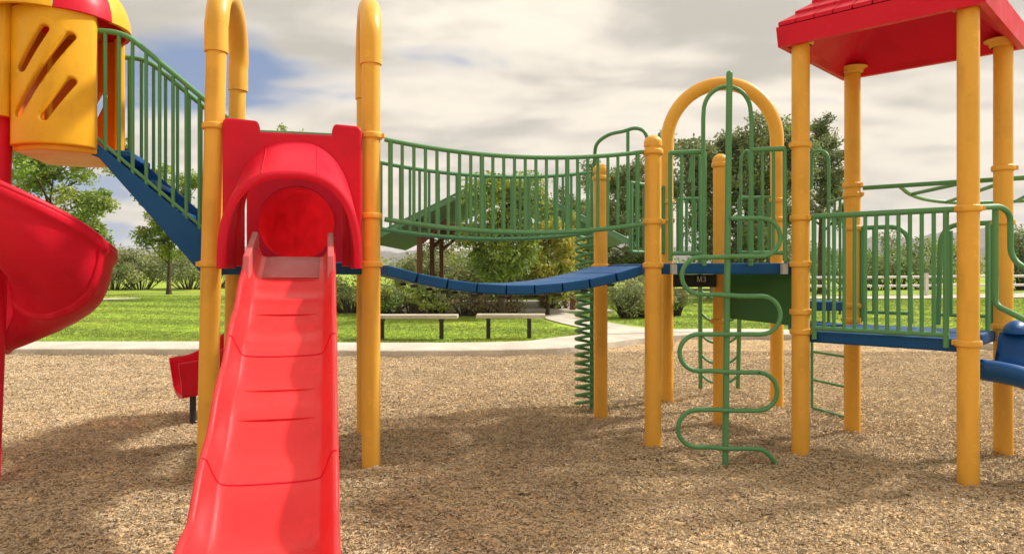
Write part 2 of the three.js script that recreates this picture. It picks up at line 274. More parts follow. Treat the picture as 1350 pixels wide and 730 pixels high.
{ // loose wood chips: splinters lying on the mulch
  const r = rng(77), chips = [];
  for (let i = 0; i < 900000 && chips.length < 300000; i++) {
    const d = 2.1 + 10.2 * Math.pow(r(), 0.86), half = d * 0.74 + 0.3, x = (r() * 2 - 1) * half; if (!inMulch(x, d)) continue; chips.push([x, d]);
  }
  const base = new THREE.BufferGeometry();     // a split sliver: six-point wedge
  base.setAttribute('position', new THREE.Float32BufferAttribute([-0.5, 0, -0.35, 0.42, 0, -0.5, 0.5, 0, 0.4, -0.44, 0, 0.5, -0.36, 1, -0.1, 0.38, 0.8, 0.12], 3)); base.setIndex([4, 3, 5, 5, 3, 2, 4, 5, 0, 0, 5, 1, 5, 2, 1, 4, 0, 3, 0, 1, 2, 0, 2, 3]);
  const bg = base.toNonIndexed(); bg.computeVertexNormals(); planarUV(bg);
  const inst = new THREE.InstancedMesh(bg, M.chip, chips.length), o = new THREE.Object3D(), c = new THREE.Color();
  chips.forEach(([x, d], i) => {
    const big = Math.pow(r(), 2.2), grow = 1 + 0.45 * smooth(5, 11, d), L = (0.011 + 0.036 * big * big) * grow, w = (0.004 + 0.006 * r()) * grow;
    o.position.set(x, mulchY(x, d) - 0.012 + r() * 0.016, -d); o.rotation.set((r() - 0.5) * 0.7, r() * Math.PI * 2, (r() - 0.5) * 0.75); o.scale.set(L, 0.003 + 0.005 * r(), w); o.updateMatrix(); inst.setMatrixAt(i, o.matrix);
    const t = patchTone(x, d) * (0.72 + 0.54 * r()), k = r();
    c.setRGB(0.52 * t, lerp(0.38, 0.425, k) * t, lerp(0.225, 0.29, k) * t); if (r() < 0.11) c.multiplyScalar(0.5); else if (r() < 0.06) c.lerp(lin(0.7, 0.6, 0.45), 0.5); inst.setColorAt(i, c);
  });
  inst.name = 'wood_chips'; inst.userData = { label: 'loose tan wood chips covering the play area', category: 'wood chips', kind: 'stuff' }; scene.add(inst);
}
{ // grass blades on the lawn where single tufts still show
  const r = rng(78), spots = []; const outer = walkOut.map((p) => [p.x, -p.z]);
  const inside = (x, d) => { let c = false; for (let i = 0, j = outer.length - 1; i < outer.length; j = i++) { const [xi, yi] = outer[i], [xj, yj] = outer[j]; if ((yi > d) !== (yj > d) && x < (xj - xi) * (d - yi) / (yj - yi) + xi) c = !c; } return c; };
  const path = curve([V(2.62, 0, 14.6), V(2.1, 0, 16.3), V(1.62, 0, 18.3), V(1.03, 0, 22.1), V(0.4, 0, 25.7), V(-0.6, 0, 29)], 60);
  for (let i = 0; i < 400000 && spots.length < 95000; i++) { const d = 12.3 + 26 * Math.pow(r(), 1.5), x = (r() * 2 - 1) * (d * 0.74); if (inside(x, d)) continue; let bad = false; for (const p of path) if (Math.abs(-p.z - d) < 1.2 && Math.abs(p.x - x) < 0.62) { bad = true; break; } if (!bad && !(Math.hypot((x + 19.3) / 2.4, (d - 32) / 2.8) < 1)) spots.push([x, d]); }
  const pos = [], rr = rng(5); for (let k = 0; k < 7; k++) { const a = rr() * 6.28, s = 0.5 + rr() * 0.6, ox = (rr() - 0.5) * 1.6, oz = (rr() - 0.5) * 1.6, lx = Math.cos(a) * 0.5, lz = Math.sin(a) * 0.5, wx = -Math.sin(a) * 0.09, wz = Math.cos(a) * 0.09; pos.push(ox - wx, 0, oz - wz, ox + wx, 0, oz + wz, ox + lx * s, s, oz + lz * s); }
  const bg = new THREE.BufferGeometry(); bg.setAttribute('position', new THREE.Float32BufferAttribute(pos, 3)); bg.computeVertexNormals(); planarUV(bg);
  const inst = new THREE.InstancedMesh(bg, M.blade, spots.length), o = new THREE.Object3D(), c = new THREE.Color();
  spots.forEach(([x, d], i) => { o.position.set(x, lawnY(x, d) - 0.004, -d); o.rotation.set(0, r() * 6.28, 0); const s = (0.032 + 0.018 * r()) * (1 + 0.5 * smooth(16, 34, d)); o.scale.set(s, s * 0.95, s); o.updateMatrix(); inst.setMatrixAt(i, o.matrix); const t = (0.95 + 0.3 * r()) * (0.84 + 0.34 * stripeAt(x, d)), y = r() * 0.03; c.setRGB((0.19 + y) * t, 0.285 * t, 0.034 * t); inst.setColorAt(i, c); });
  inst.name = 'grass_blades'; inst.userData = { label: 'short mown green grass blades on the lawn', category: 'grass', kind: 'stuff' }; scene.add(inst);
}

// ================================================================== PLAY STRUCTURE: plan positions [x, distance]
const PR = 0.0635;
const C = [1.089, 5.63], P1 = [2.128, 5.373], P4 = [2.870, 6.144], D2 = [2.66, 7.32], C2 = [1.60, 7.52], E = [0.825, 6.78], F = [1.831, 6.401], P2 = [2.899, 4.631], P3 = [3.641, 5.402];
const A = [-1.975, 4.78], A2 = [-2.215, 5.80], B = [-0.978, 5.056], B2 = [-1.232, 6.08];
const DECK = 1.40, LOW = 0.90, HIGH = 2.16;
const dirOf = (a, b) => { const l = Math.hypot(b[0] - a[0], b[1] - a[1]); return [(b[0] - a[0]) / l, (b[1] - a[1]) / l]; };
const mix = (a, b, t) => [lerp(a[0], b[0], t), lerp(a[1], b[1], t)];
const up = ([x, d], y) => V(x, y, d);
const lathe = (prof, p, y = 0) => { const g = new THREE.LatheGeometry(prof.map(([r, h]) => new THREE.Vector2(r, h)), 28); g.translate(p[0], y, -p[1]); return g; };
const collarGeo = (p, y, r = PR) => lathe([[r - 0.001, -0.022], [r + 0.011, -0.02], [r + 0.015, -0.012], [r + 0.015, 0.012], [r + 0.011, 0.02], [r - 0.001, 0.022]], p, y);
function post(parent, p, top, collars = [], cap = true, lean = 0) {
  const b = [p[0] - lean * 1.3, p[1]], t = [p[0] + lean * (top - 1.3), p[1]];
  const g = [sweep([up(b, -0.25), up([p[0], p[1]], 1.3), up(t, top)], PR, 28, !cap)];
  const m = mesh('post', g, M.yellowPost, parent);
  if (cap) mesh('cap', lathe([[PR + 0.006, -0.03], [PR + 0.007, 0.0], [PR + 0.002, 0.022], [PR * 0.75, 0.042], [PR * 0.4, 0.054], [0.0005, 0.058]], t, top), M.yellowPost, m);
  for (const y of collars) { const q = [p[0] + lean * (y - 1.3), p[1]]; mesh('collar', collarGeo(q, y), M.yellowPost, m); const a = (q[0] * 7 + y * 3) % 6.28, bx = q[0] + Math.cos(a) * (PR + 0.012), bz = -q[1] + Math.sin(a) * (PR + 0.012); mesh('clamp_bolt', box(0.035, 0.03, 0.03, bx, y, bz, -a), M.yellowPost, m); }
  return m;
}
// barrier between two plan points: rails and upright bars, each a mesh
function barrier(parent, a, b, y0, y1, n, o = {}) {
  const g = sub(o.name || 'barrier', parent), rr = o.rail || 0.019, br = o.bar || 0.0125, s0 = o.y0b ?? y0, s1 = o.y1b ?? y1;
  mesh('top_rail', bar(up(a, y1), up(b, s1), rr), M.green, g); mesh('bottom_rail', bar(up(a, y0), up(b, s0), rr * 0.85), M.green, g);
  for (let i = 0; i < n; i++) { const t = n === 1 ? 0.5 : i / (n - 1), q = mix(a, b, lerp(0.02, 0.98, t)), end = (i === 0 || i === n - 1); mesh('upright_bar', bar(up(q, lerp(y0, s0, t) - (end ? o.foot || 0 : 0)), up(q, lerp(y1, s1, t)), end ? br * 1.35 : br, 8), M.green, g); }
  return g;
}
function deckPlate(name, poly, y, parent, inset = 0.05) {
  const cx = poly.reduce((s, p) => s + p[0], 0) / poly.length, cy = poly.reduce((s, p) => s + p[1], 0) / poly.length;
  const q = poly.map(([x, d]) => { const l = Math.hypot(x - cx, d - cy); return [x - (x - cx) / l * inset, d - (d - cy) / l * inset]; });
  return mesh(name, prism(q, y - 0.085, y, 0.014), M.blue, parent);
}

// ------------------------------------------------------------------ slide tower
{
  const t = thing('slide_tower', 'yellow arched post tower with blue deck between the bridge and blue stairs', 'play tower');
  post(t, A, 2.9, [2.285, 1.385], false, 0.024); post(t, A2, 2.9, [2.285, 1.385], false, 0.02);
  post(t, B, 2.9, [2.275, 1.72, 1.385], false); post(t, B2, 2.9, [2.275, 1.385], false);
  for (const [p, q, lean] of [[A, A2, 0.024], [B, B2, 0]]) {       // arch sleeved over each pair of posts
    const pts = []; const s = (y) => lean * (y - 1.3), base = 2.77, spring = 2.95, apex = 3.30;
    for (let i = 0; i <= 4; i++) pts.push(up([p[0] + s(base), p[1]], lerp(base, spring, i / 4)));
    for (let i = 1; i < 28; i++) { const a = i / 28 * Math.PI, f = (1 - Math.cos(a)) / 2, y = spring + (apex - spring) * Math.sin(a); pts.push(up([lerp(p[0], q[0], f) + s(y), lerp(p[1], q[1], f)], y)); }
    for (let i = 0; i <= 4; i++) pts.push(up([q[0] + s(base), q[1]], lerp(spring, base, i / 4)));
    mesh('arch', sweep(pts, 0.074, 24), M.yellowPost, t);
  }
  deckPlate('deck', [A, B, B2, A2], DECK, t);
  mesh('rear_rail', bar(up(A2, 2.455), up(B2, 2.455), 0.019), M.green, t);
  const q = mix(A2, B2, 0.86); mesh('grab_bar', bar(up(mix(B, B2, 0.55), 1.42), up(mix(B, B2, 0.55), 2.12), 0.017), M.green, t); void q;
}

// ------------------------------------------------------------------ wave slide with hood
{
  const t = thing('wave_slide', 'wide red plastic slide with arched hood coming straight down from the tower', 'slide');
  const U = dirOf(A, B), Mid = mix(A, B, 0.508), N = [0.243, -0.970], side = new THREE.Vector3(0.970, 0, -0.243), fw = new THREE.Vector3(N[0], 0, -N[1]);
  const front = [Mid[0] + N[0] * 0.06, Mid[1] + N[1] * 0.06];
  // hood panel: red plate with two raised shoulders and an arched doorway
  const s = new THREE.Shape(); s.moveTo(-0.445, 1.37); s.lineTo(-0.445, 2.29); s.quadraticCurveTo(-0.445, 2.335, -0.40, 2.335); s.lineTo(-0.245, 2.325); s.quadraticCurveTo(-0.215, 2.32, -0.213, 2.255); s.lineTo(0.243, 2.255); s.quadraticCurveTo(0.245, 2.325, 0.275, 2.33); s.lineTo(0.40, 2.325); s.quadraticCurveTo(0.445, 2.32, 0.445, 2.27); s.lineTo(0.445, 1.37); s.lineTo(0.31, 1.37); s.lineTo(0.31, 1.74); s.absellipse(0, 1.74, 0.31, 0.30, 0, Math.PI, false); s.lineTo(-0.31, 1.37); s.closePath();
  mesh('hood_panel', wallShape(s, 0.06, front, U, 0.02), M.red, t);
  // hood: thick shell projecting forward and sloping down
  const P = (tt, k, off) => { const a = tt * Math.PI, hw = lerp(0.415, 0.43, k) - off, H = lerp(0.845, 0.60, k) - off, c = Math.cos(a), u = -hw * Math.sign(c) * Math.pow(Math.abs(c), 0.77), y = 1.355 + H * Math.pow(Math.max(Math.sin(a), 0), 0.77), w = 0.03 + k * 0.36; return new THREE.Vector3(front[0], y, -front[1]).addScaledVector(side, u).addScaledVector(fw, w); };
  const shell = [grid((a, b) => P(a, b, 0), 48, 10), grid((a, b) => P(a, b, 0.05), 48, 10, true), grid((a, b) => { const q = P(a, 1, 0.05 * b); q.addScaledVector(fw, 0.012 * Math.sin(b * Math.PI)); return q; }, 48, 4), grid((a, b) => P(0, a, 0.05 * b), 6, 1), grid((a, b) => P(1, a, 0.05 * b), 6, 1, true)];
  const hood = mesh('hood', shell, M.red, t);
  for (const tt of [0.40, 0.585]) mesh('seam', sweep(Array.from({ length: 9 }, (_, i) => P(tt, i / 8, -0.001)), 0.0035, 6), M.red, hood);
  // chute
  const bed = (q) => { const ease = q < 0.42; let y; if (ease) y = q < 0.1 ? 1.425 : 1.425 - 0.39 * (q - 0.1); else { const k = q - 0.42, r = 0.30; y = 1.30 - 0.535 * k; const flat = 0.24; y = y > flat + 0.12 ? y : flat + 0.12 * Math.exp((y - flat - 0.12) / 0.12); y += 0.017 * Math.sin((k - 0.15) / 0.44 * Math.PI * 2) * smooth(0.1, 0.3, k) * smooth(2.4, 2.0, k); } return y; };
  const frames = (q0, q1, n) => Array.from({ length: n + 1 }, (_, i) => { const q = lerp(q0, q1, i / n), e = 0.01, dy = (bed(q + e) - bed(q - e)) / (2 * e); const tan = new THREE.Vector3(fw.x, dy, fw.z).normalize(); return { p: new THREE.Vector3(front[0], bed(q), -front[1]).addScaledVector(fw, q), side, up: new THREE.Vector3().crossVectors(side, tan).normalize() }; });
  const half = [[-0.272, 0.0], [-0.272, 0.125], [-0.267, 0.142], [-0.256, 0.147], [-0.244, 0.142], [-0.236, 0.125], [-0.222, 0.07], [-0.208, 0.028], [-0.19, 0.007], [-0.10, -0.002]]; let sec = [...half, ...half.map(([a, b]) => [-a, b]).reverse(), [0.25, 0.0], [0.23, -0.02], [0.17, -0.035], [-0.17, -0.035], [-0.23, -0.02], [-0.25, 0.0]];
  sec = chaikin(sec, 1).map(([a, b]) => [a * 0.98, b]);
  const fs = frames(0.02, 3.25, 110); for (const f of fs) if (f.up.y < 0) f.up.negate();
  const chute = mesh('chute', mergeSmooth(fs, sec), M.redGloss, t);
  for (const q of [1.18, 1.98]) {                // moulded joints across the bed and up the walls
    const f = frames(q, q + 0.01, 1)[0]; if (f.up.y < 0) f.up.negate();
    mesh('joint_rib', sweep(sec.slice(6, 34).map(([a, b]) => f.p.clone().addScaledVector(f.side, a).addScaledVector(f.up, b + 0.0005)), 0.004, 6), M.red, chute);
  }
  { const pf = frames(0.11, 0.44, 10).map((f) => { if (f.up.y < 0) f.up.negate(); return f; }); mesh('sit_plate', mergeSmooth(pf, chaikin([[-0.165, 0.0], [-0.165, 0.012], [0.165, 0.012], [0.165, 0.0]], 1)), M.redPale, t); }  // thin plate of paler red over the top of the bed
  for (const q of [0.80, 1.40, 1.62]) { const f = frames(q, q + 0.01, 1)[0]; if (f.up.y < 0) f.up.negate(); mesh('cross_rib', sweep([-0.185, -0.1, 0, 0.1, 0.185].map((a) => f.p.clone().addScaledVector(f.side, a).addScaledVector(f.up, 0.002)), 0.0045, 8), M.redGloss, chute); }
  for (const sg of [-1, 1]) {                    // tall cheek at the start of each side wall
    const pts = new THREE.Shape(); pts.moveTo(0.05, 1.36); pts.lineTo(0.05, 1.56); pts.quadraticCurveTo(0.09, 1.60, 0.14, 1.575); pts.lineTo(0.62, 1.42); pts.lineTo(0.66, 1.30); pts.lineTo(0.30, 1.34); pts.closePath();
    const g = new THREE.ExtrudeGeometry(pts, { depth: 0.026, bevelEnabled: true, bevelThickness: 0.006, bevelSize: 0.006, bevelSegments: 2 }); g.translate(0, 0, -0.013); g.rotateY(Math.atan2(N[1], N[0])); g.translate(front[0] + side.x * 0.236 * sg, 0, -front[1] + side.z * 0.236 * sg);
    mesh('side_cheek', g, M.redPale, t);
  }
  mesh('support_leg', bar(new THREE.Vector3(front[0], -0.2, -front[1]).addScaledVector(fw, 1.55), new THREE.Vector3(front[0], bed(1.55) - 0.05, -front[1]).addScaledVector(fw, 1.55), 0.03), M.black, t);
}
function mergeSmooth(frames, sec) {              // sweep with normals shared across the section
  const n = frames.length, m = sec.length, pos = [], idx = [];
  for (const f of frames) for (const [a, b] of (f.sec || sec)) { const v = f.p.clone().addScaledVector(f.side, a).addScaledVector(f.up, b); pos.push(v.x, v.y, v.z); }
  for (let i = 0; i < n - 1; i++) for (let j = 0; j < m; j++) { const a = i * m + j, b = i * m + (j + 1) % m; idx.push(a, b, a + m, a + m, b, b + m); }
  const tri = THREE.ShapeUtils.triangulateShape(sec.map(([a, b]) => new THREE.Vector2(a, b)), []); for (const e of [0, n - 1]) for (const [a, b, c] of tri) idx.push(e * m + a, e * m + b, e * m + c);
  const g = new THREE.BufferGeometry(); g.setAttribute('position', new THREE.Float32BufferAttribute(pos, 3)); g.setIndex(idx); g.computeVertexNormals(); return g;
}

// ------------------------------------------------------------------ curved slide behind the tower
{
  const t = thing('curved_slide', 'red curved slide behind the slide tower ending low on a short black leg', 'slide');
  const U = dirOf(A2, B2), Mid = mix(A2, B2, 0.5), nb = [-U[1], U[0]];
  const back = [Mid[0] + nb[0] * 0.09, Mid[1] + nb[1] * 0.09];
  const s = new THREE.Shape(); s.moveTo(-0.42, 1.38); s.lineTo(-0.42, 2.2); s.lineTo(0.42, 2.2); s.lineTo(0.42, 1.38); s.closePath(); const hole = new THREE.Path(); hole.absellipse(-0.03, 1.735, 0.315, 0.315, 0, Math.PI * 2, true); s.holes.push(hole);
  mesh('entry_panel', wallShape(s, 0.05, back, U, 0.012), M.red, t);
  const c0 = V(back[0] - U[0] * 0.03, 1.735, back[1] - U[1] * 0.03), f = new THREE.Vector3(nb[0], 0, -nb[1]);
  const whole = curve([c0, V(-1.84, 1.715, 6.40), V(-2.0, 1.50, 6.82), V(-2.24, 1.20, 7.04), V(-2.48, 0.93, 7.03), V(-2.71, 0.70, 6.89), V(-2.90, 0.56, 6.75), V(-3.08, 0.525, 6.63)], 64), tp = whole.slice(0, 35), path = whole.slice(33); void f;
  mesh('tube', sweep(tp, 0.32, 30, false), M.redThin, t);
  mesh('joint_ring', sweep(whole.slice(32, 36), 0.332, 30, false), M.red, t);
  const sec = chaikin([[-0.27, 0.30], [-0.24, 0.30], [-0.22, 0.06], [-0.15, 0.0], [0.15, 0.0], [0.22, 0.06], [0.24, 0.30], [0.27, 0.30], [0.27, 0.24], [0.25, 0.03], [0.17, -0.04], [-0.17, -0.04], [-0.25, 0.03], [-0.27, 0.24]], 1);
  const fr = path.map((p, i) => { const tn = path[Math.min(i + 1, path.length - 1)].clone().sub(path[Math.max(i - 1, 0)]).normalize(), sd = new THREE.Vector3().crossVectors(tn, new THREE.Vector3(0, 1, 0)).normalize(); const uu = new THREE.Vector3().crossVectors(sd, tn); return { p: p.clone().addScaledVector(uu, -0.30), side: sd, up: uu }; });
  mesh('chute', mergeSmooth(fr, sec), M.red, t);
  mesh('leg', bar(V(xAt(255, 6.6), -0.15, 6.58), V(xAt(255, 6.6), 0.24, 6.58), 0.028), M.black, t);
}

// ------------------------------------------------------------------ blue stairway up to the lookout hood
const SU = [-0.968, -0.25], SN = [-0.25, 0.968];            // stair run (up, to the left) and across
const stairNear = [-2.02, 5.0], RUN = 0.78;
{
  const t = thing('stairway', 'blue stair flight with green barred handrails rising to the yellow hood', 'stairs');
  const top = (q) => lerp(1.52, 2.215, q / RUN), pt = (q, w) => [stairNear[0] + SU[0] * q + SN[0] * w, stairNear[1] + SU[1] * q + SN[1] * w];
  for (const w of [0, 0.62]) {
    const s = new THREE.Shape(); s.moveTo(0, 1.40); s.lineTo(0, top(0)); s.lineTo(RUN, top(RUN)); s.lineTo(RUN + 0.05, top(RUN)); s.lineTo(RUN + 0.05, top(RUN) - 0.09); s.lineTo(RUN - 0.05, top(RUN) - 0.13); s.lineTo(0.10, 1.32); s.lineTo(0, 1.32); s.closePath();
    if (w) { s.curves.length = 0; s.moveTo(0, 1.40); s.lineTo(0, top(0) + 0.09); s.lineTo(RUN - 0.06, top(RUN) + 0.04); s.lineTo(RUN + 0.05, top(RUN) + 0.02); s.lineTo(RUN + 0.05, top(RUN) - 0.09); s.lineTo(RUN - 0.05, top(RUN) - 0.115); s.lineTo(0.10, 1.335); s.lineTo(0, 1.335); s.closePath(); }
    mesh('stringer', wallShape(s, 0.035, pt(0, w), SU, 0.006), M.blue, t);
    const rail = rounded([up(pt(-0.12, w), 2.34), up(pt(RUN - 0.2, w), 2.925), up(pt(RUN + 0.02, w), 2.925)], 0.10);
    const h = mesh('handrail', sweep(rail, 0.018), M.green, t);
    const yRail = (q) => q > RUN - 0.2 ? 2.925 - 0.01 : lerp(2.34, 2.925, (q + 0.12) / (RUN - 0.08));
    mesh('lower_rail', bar(up(pt(0, w), top(0) + 0.03), up(pt(RUN, w), top(RUN) + 0.03), 0.012), M.green, h);
    for (let i = 0; i < 10; i++) { const q = RUN - 0.0 - i * 0.083; mesh('baluster', bar(up(pt(q, w), top(Math.max(q, 0)) - 0.02), up(pt(q, w), yRail(q)), i === 0 ? 0.018 : 0.0125, 8), M.green, h); }
  }
  mesh('soffit', grid((a, b) => up(pt(lerp(0.10, RUN - 0.05, a), lerp(0.01, 0.61, b)), lerp(1.335, top(RUN) - 0.115, a)), 1, 1), M.blue, t);
  for (let i = 0; i < 4; i++) { const q = 0.07 + i * 0.16, y = 1.335 + (q + 0.07) * 1.21 + 0.06, a = pt(q, 0.02), b = pt(q + 0.17, 0.02), c = pt(q + 0.17, 0.60), d = pt(q, 0.60); mesh('tread', prism([a, b, c, d], y - 0.04, y, 0.008), M.blue, t); }
}

// ------------------------------------------------------------------ spiral slide
const POLE = [-3.285, 4.69];
{
  const t = thing('spiral_slide', 'large red spiral slide winding around a red pole under the yellow hood', 'slide');
  mesh('pole', sweep([V(-3.39, -0.2, POLE[1]), V(-3.295, 2.36, POLE[1])], 0.075, 26), M.red, t);
  const RO = 0.645; const fr = [], n = 90, a0 = -60, a1 = 300;
  for (let i = 0; i <= n; i++) { const deg = lerp(a0, a1, i / n), a = deg * Math.PI / 180, y = 1.825 - 0.0053 * (Math.min(deg, 95) - 37) - 0.0021 * clamp(deg - 95, 0, 125) - 0.0065 * Math.max(deg - 220, 0); fr.push({ p: new THREE.Vector3(POLE[0], y, -POLE[1]), side: new THREE.Vector3(Math.sin(a), 0, Math.cos(a)), up: new THREE.Vector3(0, 1, 0) }); }
  // section: side = outward from the pole, up measured from the outer rim
  const sec = chaikin([[RO + 0.014, -0.012], [RO + 0.014, -0.065], [RO - 0.012, -0.08], [RO - 0.03, -0.22], [RO - 0.10, -0.37], [RO - 0.24, -0.46], [0.26, -0.50], [0.14, -0.47], [0.06, -0.40], [0.06, -0.36], [0.15, -0.43], [0.26, -0.46], [RO - 0.25, -0.43], [RO - 0.13, -0.345], [RO - 0.065, -0.20], [RO - 0.045, -0.03], [RO - 0.03, 0.0], [RO - 0.005, 0.0]], 1);
  const ch = mesh('chute', mergeSmooth(fr, sec), M.red, t);
  for (const dg of [86, 205]) { const k = (dg - a0) / (a1 - a0) * n, i = Math.round(k), cut = [fr[i], fr[i + 1]], grow = sec.map(([a, b]) => [a * 1.022 + (b < -0.5 ? 0 : 0.002), b < -0.3 ? b - 0.012 : b]); mesh('joint_flange', mergeSmooth(cut, grow), M.red, ch); }
  mesh('rim', sweep(fr.map((f) => f.p.clone().addScaledVector(f.side, RO - 0.01).add(new THREE.Vector3(0, -0.006, 0))), 0.024, 10), M.red, ch);
}

// ------------------------------------------------------------------ yellow lookout hood over the spiral slide
{
  const t = thing('lookout_hood', 'yellow hood with diagonal slots under a red and yellow striped dome roof', 'hood');
  const u = [0.968, 0.25], nf = [0.25, -0.968], c = [-2.966, 4.735];     // centre of the front panel
  const W = 0.485, y0 = HIGH - 0.02, y1 = 3.02;
  const bend = (g, o, sgn) => { const p = g.attributes.position; for (let i = 0; i < p.count; i++) { const q = p.getX(i), y = p.getY(i), z = p.getZ(i), b = 0.12 * (1 - (q / (W / 2)) ** 2) * sgn; const off = z + b; p.setXYZ(i, o[0] + u[0] * q + nf[0] * off, y, -(o[1] + u[1] * q + nf[1] * off)); } g.deleteAttribute('uv'); g.deleteAttribute('normal'); return toCreasedNormals(mergeVertices(g, 1e-4), 0.7); };
  const panel = (slots) => {
    // outline cut finely so that it can be bent; rows of strips around the slots come from a dense grid with holes
    const s = new THREE.Shape(), K = 24; for (let i = 0; i <= K; i++) { const x = lerp(-W / 2, W / 2, i / K); i ? s.lineTo(x, y0) : s.moveTo(x, y0); } for (let i = 0; i <= K; i++) s.lineTo(lerp(W / 2, -W / 2, i / K), y1);
    for (const [xa, ya, xb, yb, r] of slots) { const h = new THREE.Path(), a = Math.atan2(yb - ya, xb - xa), pts = []; for (let i = 0; i <= 8; i++) { const w = a + Math.PI / 2 + i / 8 * Math.PI; pts.push([xa + Math.cos(w) * r, ya + Math.sin(w) * r]); } for (let i = 0; i <= 8; i++) { const w = a - Math.PI / 2 + i / 8 * Math.PI; pts.push([xb + Math.cos(w) * r, yb + Math.sin(w) * r]); } pts.forEach(([x, y], i) => i ? h.lineTo(x, y) : h.moveTo(x, y)); h.closePath(); s.holes.push(h); }
    return new TessellateModifier(0.03, 6).modify(new THREE.ExtrudeGeometry(s, { depth: 0.035, bevelEnabled: true, bevelThickness: 0.014, bevelSize: 0.014, bevelOffset: -0.012, bevelSegments: 3 }));
  };
  const px = (p) => (p - 71) / 112 * W, py = (q) => 1.335 + (HORIZON - q) * 4.58 / FOCAL;
  const slots = [[px(36), py(88), px(68), py(38), 0.030], [px(30), py(148), px(100), py(44), 0.028], [px(68), py(153), px(101), py(104), 0.028]];
  mesh('slotted_panel', bend(panel(slots), c, 1), M.yellowPlastic, t);
  const cb = [c[0] - nf[0] * 0.60, c[1] - nf[1] * 0.60];
  mesh('rear_panel', bend(panel([[-0.12, 2.5, 0.0, 2.75, 0.03], [0.02, 2.42, 0.12, 2.62, 0.03]]), cb, -0.6), M.orangePlastic, t);
  mesh('side_panel', wallShape((() => { const s = new THREE.Shape(); s.moveTo(-0.30, y0); s.lineTo(0.30, y0); s.lineTo(0.30, y1); s.lineTo(-0.30, y1); s.closePath(); return s; })(), 0.04, [c[0] - u[0] * 0.245 - nf[0] * 0.3, c[1] - u[1] * 0.245 - nf[1] * 0.3], [-nf[0], -nf[1]]), M.orangePlastic, t);
  const fl = []; for (let i = 0; i <= 16; i++) { const q = lerp(-W / 2, W / 2, i / 16), b = 0.132 * (1 - (q / (W / 2)) ** 2); fl.push([c[0] + u[0] * q + nf[0] * b, c[1] + u[1] * q + nf[1] * b]); } for (let i = 0; i <= 16; i++) { const q = lerp(W / 2, -W / 2, i / 16), b = 0.09 * (1 - (q / (W / 2)) ** 2); fl.push([cb[0] + u[0] * q - nf[0] * b, cb[1] + u[1] * q - nf[1] * b]); }
  mesh('floor_tray', prism(fl, HIGH - 0.055, HIGH - 0.008, 0.012), M.yellowPlastic, t);
  mesh('corner_post', bar(V(-3.255, 2.32, 4.62), V(-3.235, 3.04, 4.62), 0.062, 22), M.yellowPlastic, t);
  for (const [q, w] of [[0.235, -0.58], [-0.235, -0.58]]) mesh('rear_post', bar(V(c[0] + u[0] * q + nf[0] * w, HIGH, c[1] + u[1] * q + nf[1] * w), V(c[0] + u[0] * q + nf[0] * w, 3.03, c[1] + u[1] * q + nf[1] * w), 0.035, 18), M.yellowPlastic, t);
  // dome roof of eight moulded gores
  const rc = [c[0] - nf[0] * 0.26 - u[0] * 0.10, c[1] - nf[1] * 0.26 - u[1] * 0.10], RR = 0.47; const roof = sub('dome_roof', t);
  for (let k = 0; k < 8; k++) { const b0 = k / 8 * Math.PI * 2 - 1.0, b1 = (k + 1) / 8 * Math.PI * 2 - 1.0 - 0.012; const f = (r) => (a, b) => { const w = lerp(b0, b1, a), e = b * Math.PI / 2, puff = 1 + 0.03 * Math.sin(a * Math.PI); return V(rc[0] + Math.cos(w) * r * Math.cos(e) * puff, 2.995 + 0.42 * (r / RR) * Math.sin(e), rc[1] + Math.sin(w) * r * Math.cos(e) * puff); }; const g1 = grid(f(RR), 8, 10), g2 = grid(f(RR - 0.03), 8, 10, true), g3 = grid((a, b) => f(lerp(RR, RR - 0.03, b))(a, 0), 8, 1); mesh('gore', [g1, g2, g3], k % 2 ? M.yellowPlastic : M.red, roof); }
}

